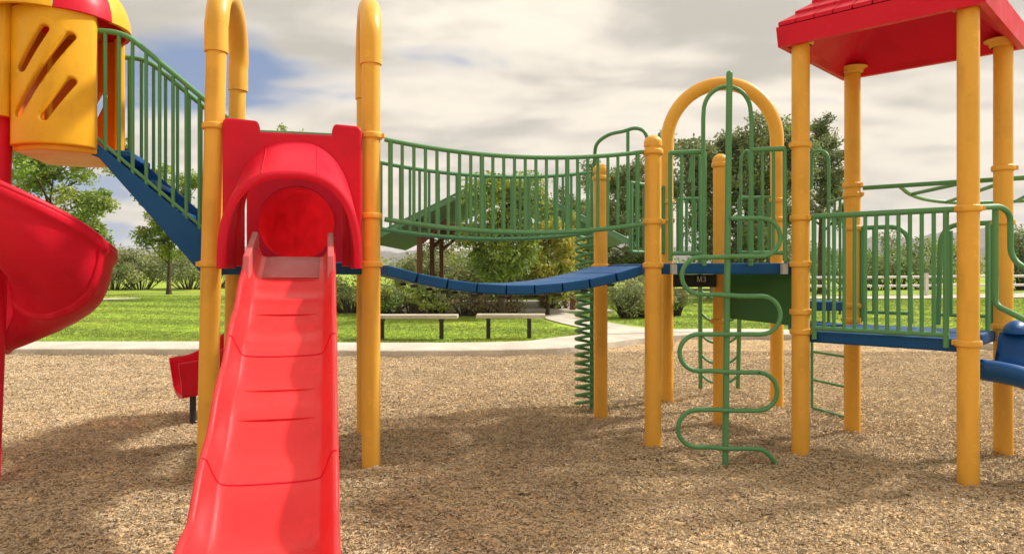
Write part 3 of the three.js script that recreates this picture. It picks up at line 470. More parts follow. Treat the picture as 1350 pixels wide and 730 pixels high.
// ------------------------------------------------------------------ clatter bridge
{
  const t = thing('clatter_bridge', 'sagging blue plank bridge with green barred sides between two play towers', 'bridge');
  const n0 = [B[0] + 0.09, B[1] + 0.02], n1 = [C[0] - 0.085, C[1] - 0.02], f0 = [B2[0] + 0.09, B2[1] + 0.02], f1 = [E[0] - 0.085, E[1] - 0.02];
  const sag = (q) => 4 * q * (1 - q);
  const PL = 9, U = dirOf(B, C);
  for (let i = 0; i < PL; i++) {
    const a = i / PL, b = (i + 1) / PL, q = (a + b) / 2, ya = DECK - 0.015 - 0.148 * sag(a), yb = DECK - 0.015 - 0.148 * sag(b), tilt = Math.atan2(yb - ya, Math.hypot(n1[0] - n0[0], n1[1] - n0[1]) / PL);
    const pn = mix(n0, n1, q), pf = mix(f0, f1, q), L = Math.hypot(n1[0] - n0[0], n1[1] - n0[1]) / PL - 0.006, Wd = Math.hypot(pf[0] - pn[0], pf[1] - pn[1]) - 0.10;
    const s = new THREE.Shape(); const hw = L / 2, hh = 0.036; s.moveTo(-hw, -hh); s.lineTo(hw, -hh); s.lineTo(hw, hh); s.lineTo(-hw, hh); s.closePath();
    const g = new THREE.ExtrudeGeometry(s, { depth: Wd - 0.016, bevelEnabled: true, bevelThickness: 0.008, bevelSize: 0.008, bevelOffset: -0.008, bevelSegments: 2 }); g.translate(0, 0, -Wd / 2 + 0.008); g.rotateZ(tilt); g.rotateY(Math.atan2(U[1], U[0])); const cc = mix(pn, pf, 0.5); g.translate(cc[0], (ya + yb) / 2 - 0.038, -cc[1]);
    const pk = mesh('plank', g, M.blue, t);
    if (i) { const e = mix(n0, n1, a), z = mix(f0, f1, a); for (const w of [mix(e, z, 0.10), mix(e, z, 0.90)]) mesh('link', box(0.05, 0.02, 0.03, w[0], ya - 0.095, -w[1], Math.atan2(U[1], U[0])), M.black, pk); }
  }
  for (const [a, b, nm] of [[n0, n1, 'near'], [f0, f1, 'far']]) {
    const s = sub('side_barrier', t), yT = (q) => 2.255 - 0.08 * sag(q), yB = (q) => 1.70 - 0.078 * sag(q), N = 40;
    const line = (fn) => Array.from({ length: N + 1 }, (_, i) => up(mix(a, b, i / N), fn(i / N)));
    mesh('top_rail', sweep(line(yT), 0.0165), M.green, s); mesh('bottom_rail', sweep(line(yB), 0.0175), M.green, s);
    for (let i = 0; i < 24; i++) { const q = (i + 0.5) / 24; mesh('upright_bar', bar(up(mix(a, b, q), yB(q)), up(mix(a, b, q), yT(q)), i % 8 === 0 || i === 23 ? 0.017 : 0.012, 8), M.green, s); }
    void nm;
  }
}

// ------------------------------------------------------------------ hexagon tower
{
  const t = thing('hexagon_tower', 'six sided yellow post tower with blue deck and a tall yellow arch', 'play tower');
  post(t, C, 2.33, [2.255, 1.72, 1.385]); post(t, E, 2.28, [2.20, 1.385]); post(t, F, 2.31, [2.27, 1.35, 0.9]);
  for (const p of [C2, D2]) post(t, p, 2.6, [2.05, 1.86, 1.40], false);
  { const pts = []; for (let i = 0; i <= 3; i++) pts.push(up(C2, lerp(2.55, 2.66, i / 3))); for (let i = 1; i < 40; i++) { const a = i / 40 * Math.PI, f = (1 - Math.cos(a)) / 2; pts.push(up(mix(C2, D2, f), 2.66 + 0.585 * Math.sin(a))); } for (let i = 0; i <= 3; i++) pts.push(up(D2, lerp(2.66, 2.55, i / 3))); mesh('arch', sweep(pts, 0.068, 24), M.yellowPost, t); }
  deckPlate('deck', [C, P1, F, D2, C2, E], DECK, t, 0.06);
  // riser panel down to the low deck
  mesh('riser_panel', prism([[F[0] + 0.05, F[1] - 0.09], [P1[0] - 0.03, P1[1] + 0.09], [P1[0] - 0.003, P1[1] + 0.10], [F[0] + 0.077, F[1] - 0.08]], 0.93, 1.335, 0.004), M.greenPanel, t);
  // front side: two barriers with an entrance between them
  const fr = (px) => { const q = (px - 861) / (1056 - 861); const k = (C[1] * q) / (C[1] * q + P1[1] * (1 - q)); return mix(C, P1, clamp(k)); };
  barrier(t, fr(883), fr(930), 1.475, 2.245, 4, { foot: 0.06 }); barrier(t, fr(990), fr(1036), 1.475, 2.245, 4, { foot: 0.06 });
  // far side: two short barriers either side of the loop ladder
  const bk = (q) => mix(C2, D2, q); barrier(t, bk(0.10), bk(0.34), 1.53, 2.08, 4, { bar: 0.016, name: 'rear_barrier' }); barrier(t, bk(0.66), bk(0.94), 1.53, 2.08, 4, { bar: 0.016, name: 'rear_barrier' });
  barrier(t, mix(E, C2, 0.42), mix(E, C2, 0.94), 1.53, 2.20, 6, { bar: 0.016, name: 'side_barrier' });
  // steps from the low deck up to the hexagon deck
  for (const [y, d] of [[1.07, 6.72], [0.885, 6.5]]) { const a = [xAt(1073, d + 0.22), d + 0.22], b = [xAt(1117, d - 0.2), d - 0.2], w = [-0.26, -0.07]; mesh('step', prism([b, a, [a[0] + w[0], a[1] + w[1]], [b[0] + w[0], b[1] + w[1]]], y - 0.085, y, 0.012), M.blue, t); }
  for (const px of [888, 1034]) { const q = fr(px); mesh('bracket', box(0.045, 0.075, 0.03, q[0] + 0.0, DECK - 0.045, -q[1] + 0.005, 0.24), M.brightSteel, t); }
  // dark activity plate hung under the deck
  const lp = sub('label_plate', t), pc = V(xAt(916, 6.35), hAt(370, 6.35), 6.35); mesh('plate', box(0.37, 0.11, 0.03, pc.x, pc.y, pc.z), M.black, lp);
  const cv = document.createElement('canvas'); cv.width = 128; cv.height = 64; const x = cv.getContext('2d'); x.fillStyle = '#0b0b10'; x.fillRect(0, 0, 128, 64); x.fillStyle = '#c9c9c4'; x.font = 'bold 58px sans-serif'; x.textAlign = 'center'; x.textBaseline = 'middle'; x.fillText('M3', 64, 34); const tx = new THREE.CanvasTexture(cv); tx.colorSpace = THREE.SRGBColorSpace;
  const fm = new THREE.Mesh(new THREE.PlaneGeometry(0.13, 0.075), std('lettering', lin(1, 1, 1), { map: tx, roughness: 0.6 })); fm.position.set(pc.x + 0.055, pc.y + 0.016, pc.z + 0.019); fm.name = 'lettering'; lp.add(fm);
}

// ------------------------------------------------------------------ serpentine climber with entrance hoop
{
  const t = thing('serpentine_climber', 'green pole climber with looping serpentine rungs in front of the hexagon tower', 'climber');
  const d = 5.2, w = (a) => a.map(([x, y]) => at(x, y, d));
  mesh('pole', [bar(at(956.5, 612, d), at(962, 97, d), 0.0225, 14), new THREE.SphereGeometry(0.0225, 14, 8).translate(...at(962, 97, d).toArray())], M.green, t);
  const L = []; const loopR = (y0, y1, xr) => { L.push([975, y0], [1000, y0]); for (let i = 0; i <= 8; i++) { const a = -Math.PI / 2 + i / 8 * Math.PI; L.push([xr - 25 + 25 * Math.cos(a), (y0 + y1) / 2 + (y1 - y0) / 2 * Math.sin(a)]); } L.push([985, y1]); };
  const loopL = (y0, y1, xl) => { L.push([945, y0], [930, y0]); for (let i = 0; i <= 8; i++) { const a = -Math.PI / 2 - i / 8 * Math.PI; L.push([xl + 25 + 25 * Math.cos(a), (y0 + y1) / 2 + (y1 - y0) / 2 * Math.sin(a)]); } L.push([935, y1]); };
  L.push([961, 288]); loopR(288, 338, 1027); L.push([960, 338]); loopL(339, 388, 898); L.push([960, 389]); loopR(390, 440, 1027); L.push([959, 440]); loopL(440, 488, 895); L.push([958, 489.5]); loopR(490, 540, 1023); L.push([958, 540]); loopL(539, 588, 893); L.push([957, 590], [985, 590], [1004, 592], [1014, 600], [1023, 612], [1028, 622]);
  const pts = new THREE.CatmullRomCurve3(w(L).map((p, i) => { p.z += 0.03; return p; }), false, 'centripetal').getPoints(420);
  mesh('serpentine_rung', sweep(pts, 0.0165, 10), M.green, t);
  const h = 5.48, hoop = [[929, 350], [928, 250], [927.5, 160]]; for (let i = 0; i <= 14; i++) { const a = Math.PI - i / 14 * Math.PI; hoop.push([959 + 31 * Math.cos(a), 147 - 33 * Math.sin(a)]); } hoop.push([991, 160], [990.5, 250], [990, 350]);
  const hp = mesh('entrance_hoop', sweep(curve(hoop.map(([x, y]) => at(x, y, h)), 90), 0.0165, 10), M.green, t);
  mesh('tie_bar', bar(at(961, 116, d), at(960, 115, h), 0.014), M.green, hp);
}

// ------------------------------------------------------------------ corkscrew climber beside the hexagon tower
{
  const t = thing('corkscrew_climber', 'green corkscrew climber coiling around a thin pole beside the bridge end', 'climber');
  const d = 7.3, x = xAt(777, d), r = 0.135;
  for (const ph of [0, Math.PI]) { const pts = []; for (let i = 0; i <= 250; i++) { const a = i / 24 * Math.PI * 2 + ph; pts.push(V(x + Math.cos(a) * r, 0.02 + i / 250 * 1.68, d + Math.sin(a) * r)); } mesh('coil', sweep(pts, 0.0165, 8), M.green, t); }
  mesh('pole', bar(V(x + 0.025, -0.15, d), V(x + 0.025, 2.3, d), 0.02, 12), M.green, t);
  const k = curve([V(x + 0.045, 2.28, d), at(784, 210, 7.15), at(787, 190, 7.05), at(802, 178, 6.95), at(822, 173, 6.85), at(838, 169, 6.8), at(849, 173, 6.78), at(855, 188, 6.78), at(857, 215, 6.78)], 60);
  const hp = mesh('grab_hoop', sweep(k, 0.0175, 10), M.green, t);
  mesh('brace', bar(at(828, 172, 6.83), at(828, 300, 6.83), 0.0165), M.green, hp); mesh('brace', bar(at(857, 215, 6.78), at(857, 345, 6.78), 0.0165), M.green, hp);
}

// ------------------------------------------------------------------ loop ladder behind the hexagon tower
{
  const t = thing('loop_ladder', 'green ladder with drooping loop rungs leaning against the far side of the hexagon tower', 'ladder');
  const L = [at(923, 338, 7.45), V(xAt(924, 8.6), -0.1, 8.6)], R = [at(977, 338, 7.3), V(xAt(973, 8.5), -0.1, 8.5)];
  for (const [a, b] of [L, R]) mesh('side_rail', bar(a, b, 0.024, 12), M.green, t);
  for (let i = 0; i < 5; i++) { const q = 0.22 + i * 0.155, a = L[0].clone().lerp(L[1], q), b = R[0].clone().lerp(R[1], q), c = a.clone().lerp(b, 0.5); c.y -= 0.10; const a2 = a.clone().lerp(b, 0.22), b2 = a.clone().lerp(b, 0.78); a2.y -= 0.075; b2.y -= 0.075; mesh('loop_rung', sweep(curve([a, a2, c, b2, b], 16), 0.0145, 8), M.green, t); }
  for (const px of [977, 923]) { const s = px === 977 ? 1 : -1; mesh('grab_hoop', sweep(rounded([at(px, 338, 7.3), at(px, 205, 7.3), at(px + 9 * s, 196, 7.3), at(px + 14 * s, 240, 7.3)], 0.06), 0.0145, 8), M.green, t); }
}

// ------------------------------------------------------------------ roofed tower
{
  const t = thing('roofed_tower', 'square yellow post tower with low blue deck under a red pyramid roof', 'play tower');
  post(t, P1, 3.06, [2.265, 1.73, 1.39, 1.04, 0.895], false); post(t, P2, 3.06, [1.735, 0.88], false); post(t, P3, 3.06, [2.10, 1.70, 0.93], false); post(t, P4, 3.06, [2.06, 1.98, 1.70, 1.05, 0.93], false);
  deckPlate('deck', [P1, P2, P3, P4], LOW, t, 0.06);
  // front barrier
  const a = mix(P1, P2, 0.075), b = mix(P1, P2, 0.90); mesh('rail_end', [bar(up(mix(P1, P2, 0.05), 1.735), up(a, 1.735), 0.019), bar(up(b, 1.735), up(mix(P1, P2, 0.95), 1.735), 0.019)], M.green, t); barrier(t, a, b, 0.925, 1.735, 13, { foot: 0.08, rail: 0.02, bar: 0.0135 });
  // far side: two hoop barriers
  for (const [q0, q1, s] of [[0.07, 0.42, 0], [0.60, 0.93, 1]]) {
    const g = sub('hoop_barrier', t), p = mix(P4, P3, q0), q = mix(P4, P3, q1), yt = 1.70, pts = s ? [up(q, yt), up(mix(p, q, 0.05), yt), up(p, 0.92)] : [up(p, yt), up(mix(p, q, 0.95), yt), up(q, 0.92)];
    mesh('hoop', sweep(rounded(pts, 0.16), 0.019), M.green, g); mesh('bottom_rail', bar(up(p, 1.0), up(q, 1.0), 0.014), M.green, g);
    for (let i = 1; i < 4; i++) { const w = mix(p, q, i / 4); mesh('upright_bar', bar(up(w, 1.0), up(w, yt - (s ? (i === 1 ? 0.05 : 0) : (i === 3 ? 0.05 : 0))), 0.013, 8), M.green, g); }
    mesh('upright_bar', bar(up(s ? q : p, 0.92), up(s ? q : p, yt), 0.017, 8), M.green, g);
  }
  // roof: square pyramid with fascia, stepped shingle courses, hollow underside
  const ctr = mix(P1, P3, 0.5), HD = 0.925, ang = Math.atan2(P1[1] - ctr[1], P1[0] - ctr[0]); const corner = (k, r, y) => V(ctr[0] + Math.cos(ang + k * Math.PI / 2) * r, y, ctr[1] + Math.sin(ang + k * Math.PI / 2) * r);
  const yE = 2.985, roof = sub('roof', t);
  const ring = (r0, y0, r1, y1) => grid((s, v) => { const q = s * 4, k = Math.floor(Math.min(q, 3.9999)), f = q - k; const p0 = corner(k, r0, y0).lerp(corner(k + 1, r0, y0), f), p1 = corner(k, r1, y1).lerp(corner(k + 1, r1, y1), f); return p0.lerp(p1, v); }, 4, 1).toNonIndexed();
  const flat = (g) => { g.computeVertexNormals(); return g; };
  mesh('fascia', [flat(ring(HD, yE, HD + 0.015, yE + 0.145)), flat(ring(HD, yE, HD - 0.06, yE)), flat(ring(HD + 0.015, yE + 0.145, HD - 0.05, yE + 0.155))], M.red, roof);
  mesh('soffit', [flat(ring(HD - 0.06, yE, HD - 0.10, yE + 0.04)), grid((s, v) => { const q = s * 4, k = Math.floor(Math.min(q, 3.9999)), f = q - k, r = lerp(HD - 0.10, 0.04, v), y = yE + 0.04 + 0.34 * Math.sin(v * Math.PI / 2); return corner(k, r, y).lerp(corner(k + 1, r, y), f); }, 48, 14)], M.red, roof);
  const rows = 7; for (let j = 0; j < rows; j++) { const r0 = lerp(HD + 0.0, 0.05, j / rows), r1 = lerp(HD + 0.0, 0.05, (j + 1) / rows), ya = yE + 0.155 + j * 0.082, yb = ya + 0.045;
    for (let k = 0; k < 4; k++) { const per = Math.max(1, Math.round(r0 * 1.414 / 0.135)); for (let i = 0; i < per; i++) { const f0 = i / per + 0.004, f1 = (i + 1) / per - 0.004, L = (r, y, f) => corner(k, r, y).lerp(corner(k + 1, r, y), f); const p = [L(r0, ya, f0), L(r0, ya, f1), L(r1, yb + 0.03, f1), L(r1, yb + 0.03, f0)], q = [L(r0, ya + 0.028, f0), L(r0, ya + 0.028, f1), L(r1, yb + 0.045, f1), L(r1, yb + 0.045, f0)]; const g = new THREE.BufferGeometry(); const quad = []; const Q = (a1, b1, c1, d1) => quad.push(a1, b1, c1, a1, c1, d1); Q(q[0], q[1], q[2], q[3]); Q(p[0], p[1], q[1], q[0]); Q(p[1], p[2], q[2], q[1]); Q(p[0], q[0], q[3], p[3]); g.setFromPoints(quad); g.computeVertexNormals(); mesh('shingle', g, M.red, roof); } } }
  for (const p of [P1, P2, P3, P4]) { const o = dirOf(p, ctr), q = [p[0] + o[0] * 0.015, p[1] + o[1] * 0.015]; mesh('post_flange', lathe([[PR, -0.02], [PR + 0.012, -0.01], [PR + 0.02, 0.016], [0.112, 0.028], [0.112, 0.036], [PR, 0.04]], q, 3.015), M.yellowPost, t); }
}

// ------------------------------------------------------------------ rung ladder at the side of the roofed tower
{
  const t = thing('rung_ladder', 'thin green rung ladder hanging behind the low blue deck with a tall curved handhold', 'ladder');
  const lt = at(1071, 440, 7.1), lb = at(1071, 537, 7.1), rt = at(1115.5, 445, 6.6), rb = at(1115.5, 550, 6.6);
  mesh('side_rail', bar(lt, lb, 0.014), M.green, t); mesh('side_rail', bar(rt, rb, 0.016), M.green, t);
  for (const q of [0.24, 0.62, 1]) mesh('rung', bar(lt.clone().lerp(lb, q), rt.clone().lerp(rb, q), 0.013), M.green, t);
  mesh('handhold', sweep(rounded([at(1093, 442, 6.85), at(1093, 200, 6.85), at(1071, 197, 7.0), at(1070, 250, 7.05)], 0.13), 0.0155, 10), M.green, t);
  const g = sub('side_barrier', t); mesh('top_rail', bar(at(1094, 266, 6.8), at(1121, 258, 6.3), 0.015), M.green, g); for (const px of [1101, 1108, 1114.5]) { const d = lerp(6.75, 6.35, (px - 1096) / 22); mesh('upright_bar', bar(at(px, 264 - (px - 1096) * 0.28, d), V(xAt(px, d), 0.95, d), 0.013, 8), M.green, g); }
}

// ------------------------------------------------------------------ overhead ladder reaching to the right
{
  const t = thing('overhead_ladder', 'green overhead loop ladder reaching out past the roofed tower at rail height', 'overhead ladder');
  const y = 2.035, near = (px) => { const k = (px - 1140) / 210, p = mix([2.95, 6.1], [3.86, 5.42], k); return up(p, y); };
  mesh('near_rail', bar(near(1138), up([5.2, 4.4], y), 0.0185), M.green, t);
  const nr = near(1188); const far = curve([nr, at(1203, 257, 6.55), at(1225, 263.5, 6.9), at(1262, 267, 7.1), at(1320, 266, 7.15), at(1400, 262, 7.1), at(1520, 258, 6.9)], 60);
  mesh('far_rail', sweep(far, 0.0175, 10), M.green, t);
  for (const [i, px] of [[12, 1278], [27, 1330], [40, 1388]]) { const b = near(px); mesh('cross_rung', bar(far[i], b, 0.0165), M.green, t); }
  mesh('support_post', bar(V(5.2, -0.2, 4.4), V(5.2, 2.4, 4.4), PR, 22), M.yellowPost, t);
}

// ------------------------------------------------------------------ blue slide and its hand loops
{
  const t = thing('blue_slide', 'moulded blue slide starting at the low deck beside the yellow posts', 'slide');
  const m = mix(P2, P3, 0.5), o = [0.7206, -0.6934], side = new THREE.Vector3(0.6934, 0, -0.7206), f = new THREE.Vector3(o[0], 0, -o[1]);
  const prof = [[0.0, 0.775], [0.12, 0.765], [0.25, 0.74], [0.36, 0.69], [0.5, 0.60], [0.8, 0.42], [1.1, 0.22], [1.35, 0.12], [1.6, 0.10]], cv = curve(prof.map(([q, y]) => new THREE.Vector3(m[0], y, -m[1]).addScaledVector(f, q + 0.02)), 50);
  const sec = chaikin([[-0.33, -0.08], [-0.33, -0.04], [-0.29, -0.012], [-0.24, -0.02], [-0.2, -0.07], [-0.13, -0.09], [0.13, -0.08], [0.19, 0.0], [0.22, 0.12], [0.27, 0.14], [0.33, 0.12], [0.33, 0.08], [0.29, -0.05], [0.2, -0.17], [-0.2, -0.17], [-0.29, -0.14]], 1);
  const fr = cv.map((p, i) => { const tn = cv[Math.min(i + 1, 50)].clone().sub(cv[Math.max(i - 1, 0)]).normalize(), u = new THREE.Vector3().crossVectors(side, tn); if (u.y < 0) u.negate(); return { p, side, up: u }; });
  mesh('chute', mergeSmooth(fr, sec), M.bluePlastic, t);
  const hump = new THREE.SphereGeometry(0.085, 18, 10, 0, Math.PI * 2, 0, Math.PI / 2); hump.scale(1, 1.05, 1.5); const hp = new THREE.Vector3(m[0], 0.905, -m[1]).addScaledVector(side, 0.26).addScaledVector(f, 0.13); hump.rotateY(-0.8); hump.translate(hp.x, hp.y, hp.z); mesh('shoulder', hump, M.bluePlastic, t);
  // hand loops
  const g1 = rounded([up(P2, 1.735).add(new THREE.Vector3(0.07, 0.01, -0.02)), at(1320, 272, 4.8), at(1333, 282, 4.85), at(1333, 341, 4.85), at(1362, 360, 4.7)], 0.09); mesh('hand_loop', sweep(g1, 0.019), M.green, t);
  const g2 = rounded([at(1313, 272, 4.8), at(1313, 402, 4.8), at(1365, 428, 4.5)], 0.05); mesh('hand_loop', sweep(g2, 0.019), M.green, t);
  mesh('hand_loop', bar(at(1303, 293, 5.1), at(1303, 436, 5.1), 0.015), M.green, t);
}

// ================================================================== PARK BEHIND
{ // two slab benches on the lawn edge
  const spec = [[-2.62, -1.0, 13.45, 'pale slab bench whose far end is hidden behind a yellow slide tower post'], [-0.66, 0.62, 13.6, 'pale slab bench standing free between the bridge and the lawn path']];
  for (const [x0, x1, d, label] of spec) {
    const t = thing('park_bench', label, 'bench', 'slab benches beside the walkway'), y = 0.10;
    for (let k = 0; k < 3; k++) mesh('seat_plank', prism([[x0, d - 0.2 + k * 0.135], [x1, d - 0.2 + k * 0.135], [x1, d - 0.075 + k * 0.135], [x0, d - 0.075 + k * 0.135]], y + 0.375, y + 0.445, 0.012), M.paleWood, t);
    for (const x of [x0 + 0.22, x1 - 0.3]) { mesh('leg', [box(0.075, 0.40, 0.075, x, y + 0.17, -d - 0.0), box(0.07, 0.04, 0.34, x, y + 0.345, -d)], M.black, t); }
  }
}
{ // picnic shelter: green gable roof on brown posts
  const t = thing('picnic_shelter', 'open picnic shelter with green gable roof on red brown steel posts', 'shelter');
  const d0 = 22.5, d1 = 29.5, xc = -0.45, hw = 3.95, eave = 2.28, ridge = 4.25, base = lawnY(0, 25);
  for (const s of [-1, 1]) for (let k = 0; k < 10; k++) {              // metal roof panels
    const za = lerp(d0 - 0.7, d1 + 0.7, k / 10), zb = lerp(d0 - 0.7, d1 + 0.7, (k + 1) / 10) - 0.01, g = grid((a, b) => V(xc + s * lerp(0.03, hw, b), lerp(ridge, eave, b), lerp(za, zb, a)), 1, 1), h = grid((a, b) => V(xc + s * lerp(0.03, hw, b), lerp(ridge, eave, b) - 0.07, lerp(za, zb, a)), 1, 1, true), e = grid((a, b) => V(xc + s * hw, eave - 0.07 * b, lerp(za, zb, a)), 1, 1), seam = bar(V(xc + s * 0.03, ridge + 0.02, za), V(xc + s * hw, eave + 0.02, za), 0.025, 6);
    const o = [g, h, e, seam]; if (k === 0) o.push(grid((a, b) => V(xc + s * lerp(0.03, hw, a), lerp(ridge, eave, a) - 0.16 * b, za - 0.01), 1, 1)); mesh('roof_panel', o, M.roofGreen, t);
  }
  for (const x of [-2.85, 1.87]) for (const d of [d0, (d0 + d1) / 2, d1]) { const p = mesh('post', box(0.16, lerp(ridge, eave, Math.abs(x - xc) / hw) - base + 0.05, 0.16, x, (lerp(ridge, eave, Math.abs(x - xc) / hw) + base) / 2 - 0.1, -d), M.brownSteel, t); const s = Math.sign(x - xc); mesh('brace', bar(V(x, 2.2, d), V(x - s * 0.9, 2.95, d), 0.07, 6), M.brownSteel, p); }
  for (const d of [d0, (d0 + d1) / 2, d1]) mesh('tie_beam', box(4.72, 0.18, 0.14, xc - 0.04, 2.72, -d), M.brownSteel, t);
  mesh('floor_slab', box(7, 0.12, 8.2, xc, base + 0.005, -(d0 + d1) / 2), M.concrete, t);
  const rows = [[-1.6, 24.2, 0.1], [0.5, 24.0, -0.1], [-0.5, 27.2, 0.2]];
  rows.forEach(([x, d, r], i) => {
    const q = thing('picnic_table', ['weathered picnic table under the shelter beside its left brown posts', 'weathered picnic table under the shelter beside its right brown post', 'weathered picnic table deepest under the shelter roof'][i], 'picnic table', 'picnic tables under the shelter'); q.position.set(x, base + 0.065, -d); q.rotation.y = r;
    for (let k = 0; k < 4; k++) mesh('top_plank', box(1.8, 0.045, 0.16, 0, 0.75, -0.27 + k * 0.18), M.wood, q); for (const s of [-1, 1]) { mesh('seat_plank', box(1.8, 0.045, 0.26, 0, 0.45, s * 0.68), M.wood, q); mesh('leg_frame', [box(0.06, 0.05, 1.5, s * 0.6, 0.41, 0), bar(new THREE.Vector3(s * 0.6, 0, -0.55), new THREE.Vector3(s * 0.6, 0.73, -0.2), 0.03, 6), bar(new THREE.Vector3(s * 0.6, 0, 0.55), new THREE.Vector3(s * 0.6, 0.73, 0.2), 0.03, 6)], M.brownSteel, q); }
  });
}
{ // rail fence across the far right, and a low brown rail near the shelter
  const fence = (label, a, b, n, h, mat, rails) => { const t = thing('rail_fence', label, 'fence'); for (let i = 0; i <= n; i++) { const p = mix(a, b, i / n), y = lawnY(p[0], p[1]); mesh('post', box(0.14, h + 0.3, 0.14, p[0], y + h / 2 - 0.05, -p[1]), mat, t); if (i < n) { const q = mix(a, b, (i + 1) / n), y2 = lawnY(q[0], q[1]); for (const r of rails) { const g = sweep([up(p, y + h * r), up(q, y2 + h * r)], 0.06, 4); mesh('rail', g, mat, t); } } } };
  fence('long pale rail fence at the far edge of the lawn', [13, 37], [36, 35], 12, 1.05, M.whiteRail, [0.92, 0.5]);
  fence('low brown rail fence beside the picnic shelter', [2.4, 30], [8.5, 31], 5, 0.95, M.wood, [0.9, 0.5]);
}

// ------------------------------------------------------------------ trees and shrubs
function leafCloud(r, clumps, per, size, tones, o = {}) {
  const pos = [], col = [], nor = []; const a = new THREE.Vector3(), b = new THREE.Vector3(), n = new THREE.Vector3();
  for (const c of clumps) {
    const tone = tones[Math.floor(r() * tones.length)], ct = 0.78 + 0.44 * r(), k = Math.round(per * (0.6 + 0.8 * r()));
    for (let i = 0; i < k; i++) {
      const u = r() * 2 - 1, w = r() * 6.283, q = Math.sqrt(1 - u * u), rad = c.r * Math.pow(r(), 0.45), x = c.x + Math.cos(w) * q * rad, y = c.y + u * rad * (o.flat || 0.8), z = c.z + Math.sin(w) * q * rad;
      n.set(r() - 0.5, (r() - 0.5) + 0.35, r() - 0.5).normalize(); a.set(r() - 0.5, (r() - 0.5) - (o.droop || 0), r() - 0.5).normalize(); a.addScaledVector(n, -a.dot(n)).normalize(); b.crossVectors(n, a);
      const L = size * (0.6 + 0.8 * r()), Wd = L * (o.width || 0.5) * 0.5, t = ct * (0.75 + 0.5 * r());
      const P = [[0, 0], [0.5, -1], [1, 0], [0, 0], [1, 0], [0.5, 1]];
      for (const [s, v] of P) { pos.push(x + a.x * L * s + b.x * Wd * v, y + a.y * L * s + b.y * Wd * v, z + a.z * L * s + b.z * Wd * v); nor.push(n.x, n.y, n.z); col.push(tone[0] * t, tone[1] * t, tone[2] * t); }
    }
  }
  const g = new THREE.BufferGeometry(); g.setAttribute('position', new THREE.Float32BufferAttribute(pos, 3)); g.setAttribute('normal', new THREE.Float32BufferAttribute(nor, 3)); g.setAttribute('color', new THREE.Float32BufferAttribute(col, 3)); g.setAttribute('uv', new THREE.Float32BufferAttribute(new Float32Array(pos.length / 3 * 2), 2)); g.userData.ownUV = true; return g;
}
// o: x, d, h (height), bole (clear trunk), rx (half width), leaves, size, tones, seed, up (ascending habit), lobes
function tree(name, label, o, group) {
  const r = rng(o.seed), t = thing(name, label, 'tree', group), y0 = lawnY(o.x, o.d) - 0.05; t.position.set(o.x, y0, -o.d);
  const tips = [], wood = []; const tr = o.trunk || o.h * 0.022, stems = o.stems || 1;
  for (let s = 0; s < stems; s++) {
    const lean = stems > 1 ? (s / (stems - 1) - 0.5) * o.rx * 0.9 : (r() - 0.5) * 0.3, pts = []; for (let i = 0; i <= 7; i++) { const q = i / 7; pts.push(new THREE.Vector3(lean * q + (r() - 0.5) * 0.10 * q * o.rx, o.h * 0.86 * q, (r() - 0.5) * 0.12 * q * o.rx + (stems > 1 ? (r() - 0.5) * o.rx * 0.4 * q : 0))); }
    wood.push(sweep(curve(pts, 14), (q) => tr * (1.15 - q * 1.02) * (q < 0.05 ? 1.3 : 1), 8));
    const nl = o.limbs || 13; for (let k = 0; k < nl; k++) {
      const q = lerp(o.bole / o.h, 0.9, (k + r() * 0.8) / nl), i = Math.min(6, Math.floor(q / 0.86 * 7)), base = pts[i].clone().lerp(pts[i + 1], clamp(q / 0.86 * 7 - i)), az = k * 2.4 + r() * 1.2, prof = Math.pow(Math.sin(clamp(Math.PI * (0.12 + 0.80 * (q * o.h - o.bole * 0.6) / (o.h - o.bole * 0.6)), 0.25, 3)), 0.7), len = o.rx * prof * (0.65 + 0.5 * r()), rise = len * (o.up ?? 0.6) * (0.6 + 0.7 * r());
      const end = base.clone().add(new THREE.Vector3(Math.cos(az) * len, rise, Math.sin(az) * len)), mid = base.clone().lerp(end, 0.5).add(new THREE.Vector3((r() - 0.5) * 0.2 * len, -0.08 * len, (r() - 0.5) * 0.2 * len)), lp = curve([base, mid, end], 8); wood.push(sweep(lp, (w) => tr * 0.36 * (1.1 - w), 6));
      for (let m = 0; m < 3 + 2 * (o.dense || 1); m++) { const p = lp[3 + Math.floor(r() * 6)], e = p.clone().add(new THREE.Vector3((r() - 0.5) * len * 0.75, (r() - 0.15) * len * 0.5 - (o.droop || 0) * len * 0.3, (r() - 0.5) * len * 0.75)); wood.push(sweep([p, p.clone().lerp(e, 0.55).add(new THREE.Vector3(0, 0.04 * len, 0)), e], (w) => tr * 0.13 * (1.15 - w), 4, false)); const cr = o.clump * (0.6 + 0.7 * r()); tips.push({ x: e.x, y: e.y, z: e.z, r: cr }); }
      tips.push({ x: end.x, y: end.y, z: end.z, r: o.clump * (0.6 + 0.6 * r()) });
    }
    const top = pts[7]; for (let k = 0; k < 4; k++) tips.push({ x: top.x + (r() - 0.5) * o.rx * 0.25, y: top.y + r() * o.h * 0.12, z: top.z + (r() - 0.5) * o.rx * 0.25, r: o.clump * (0.45 + 0.4 * r()) });
  }
  mesh('trunk', wood, M.bark, t);
  mesh('crown', leafCloud(r, tips.filter((c) => c.y > 0.15), Math.round(o.leaves / tips.length), o.size, o.tones, { droop: o.droop || 0, width: o.width }), M.leaf, t);
  return t;
}
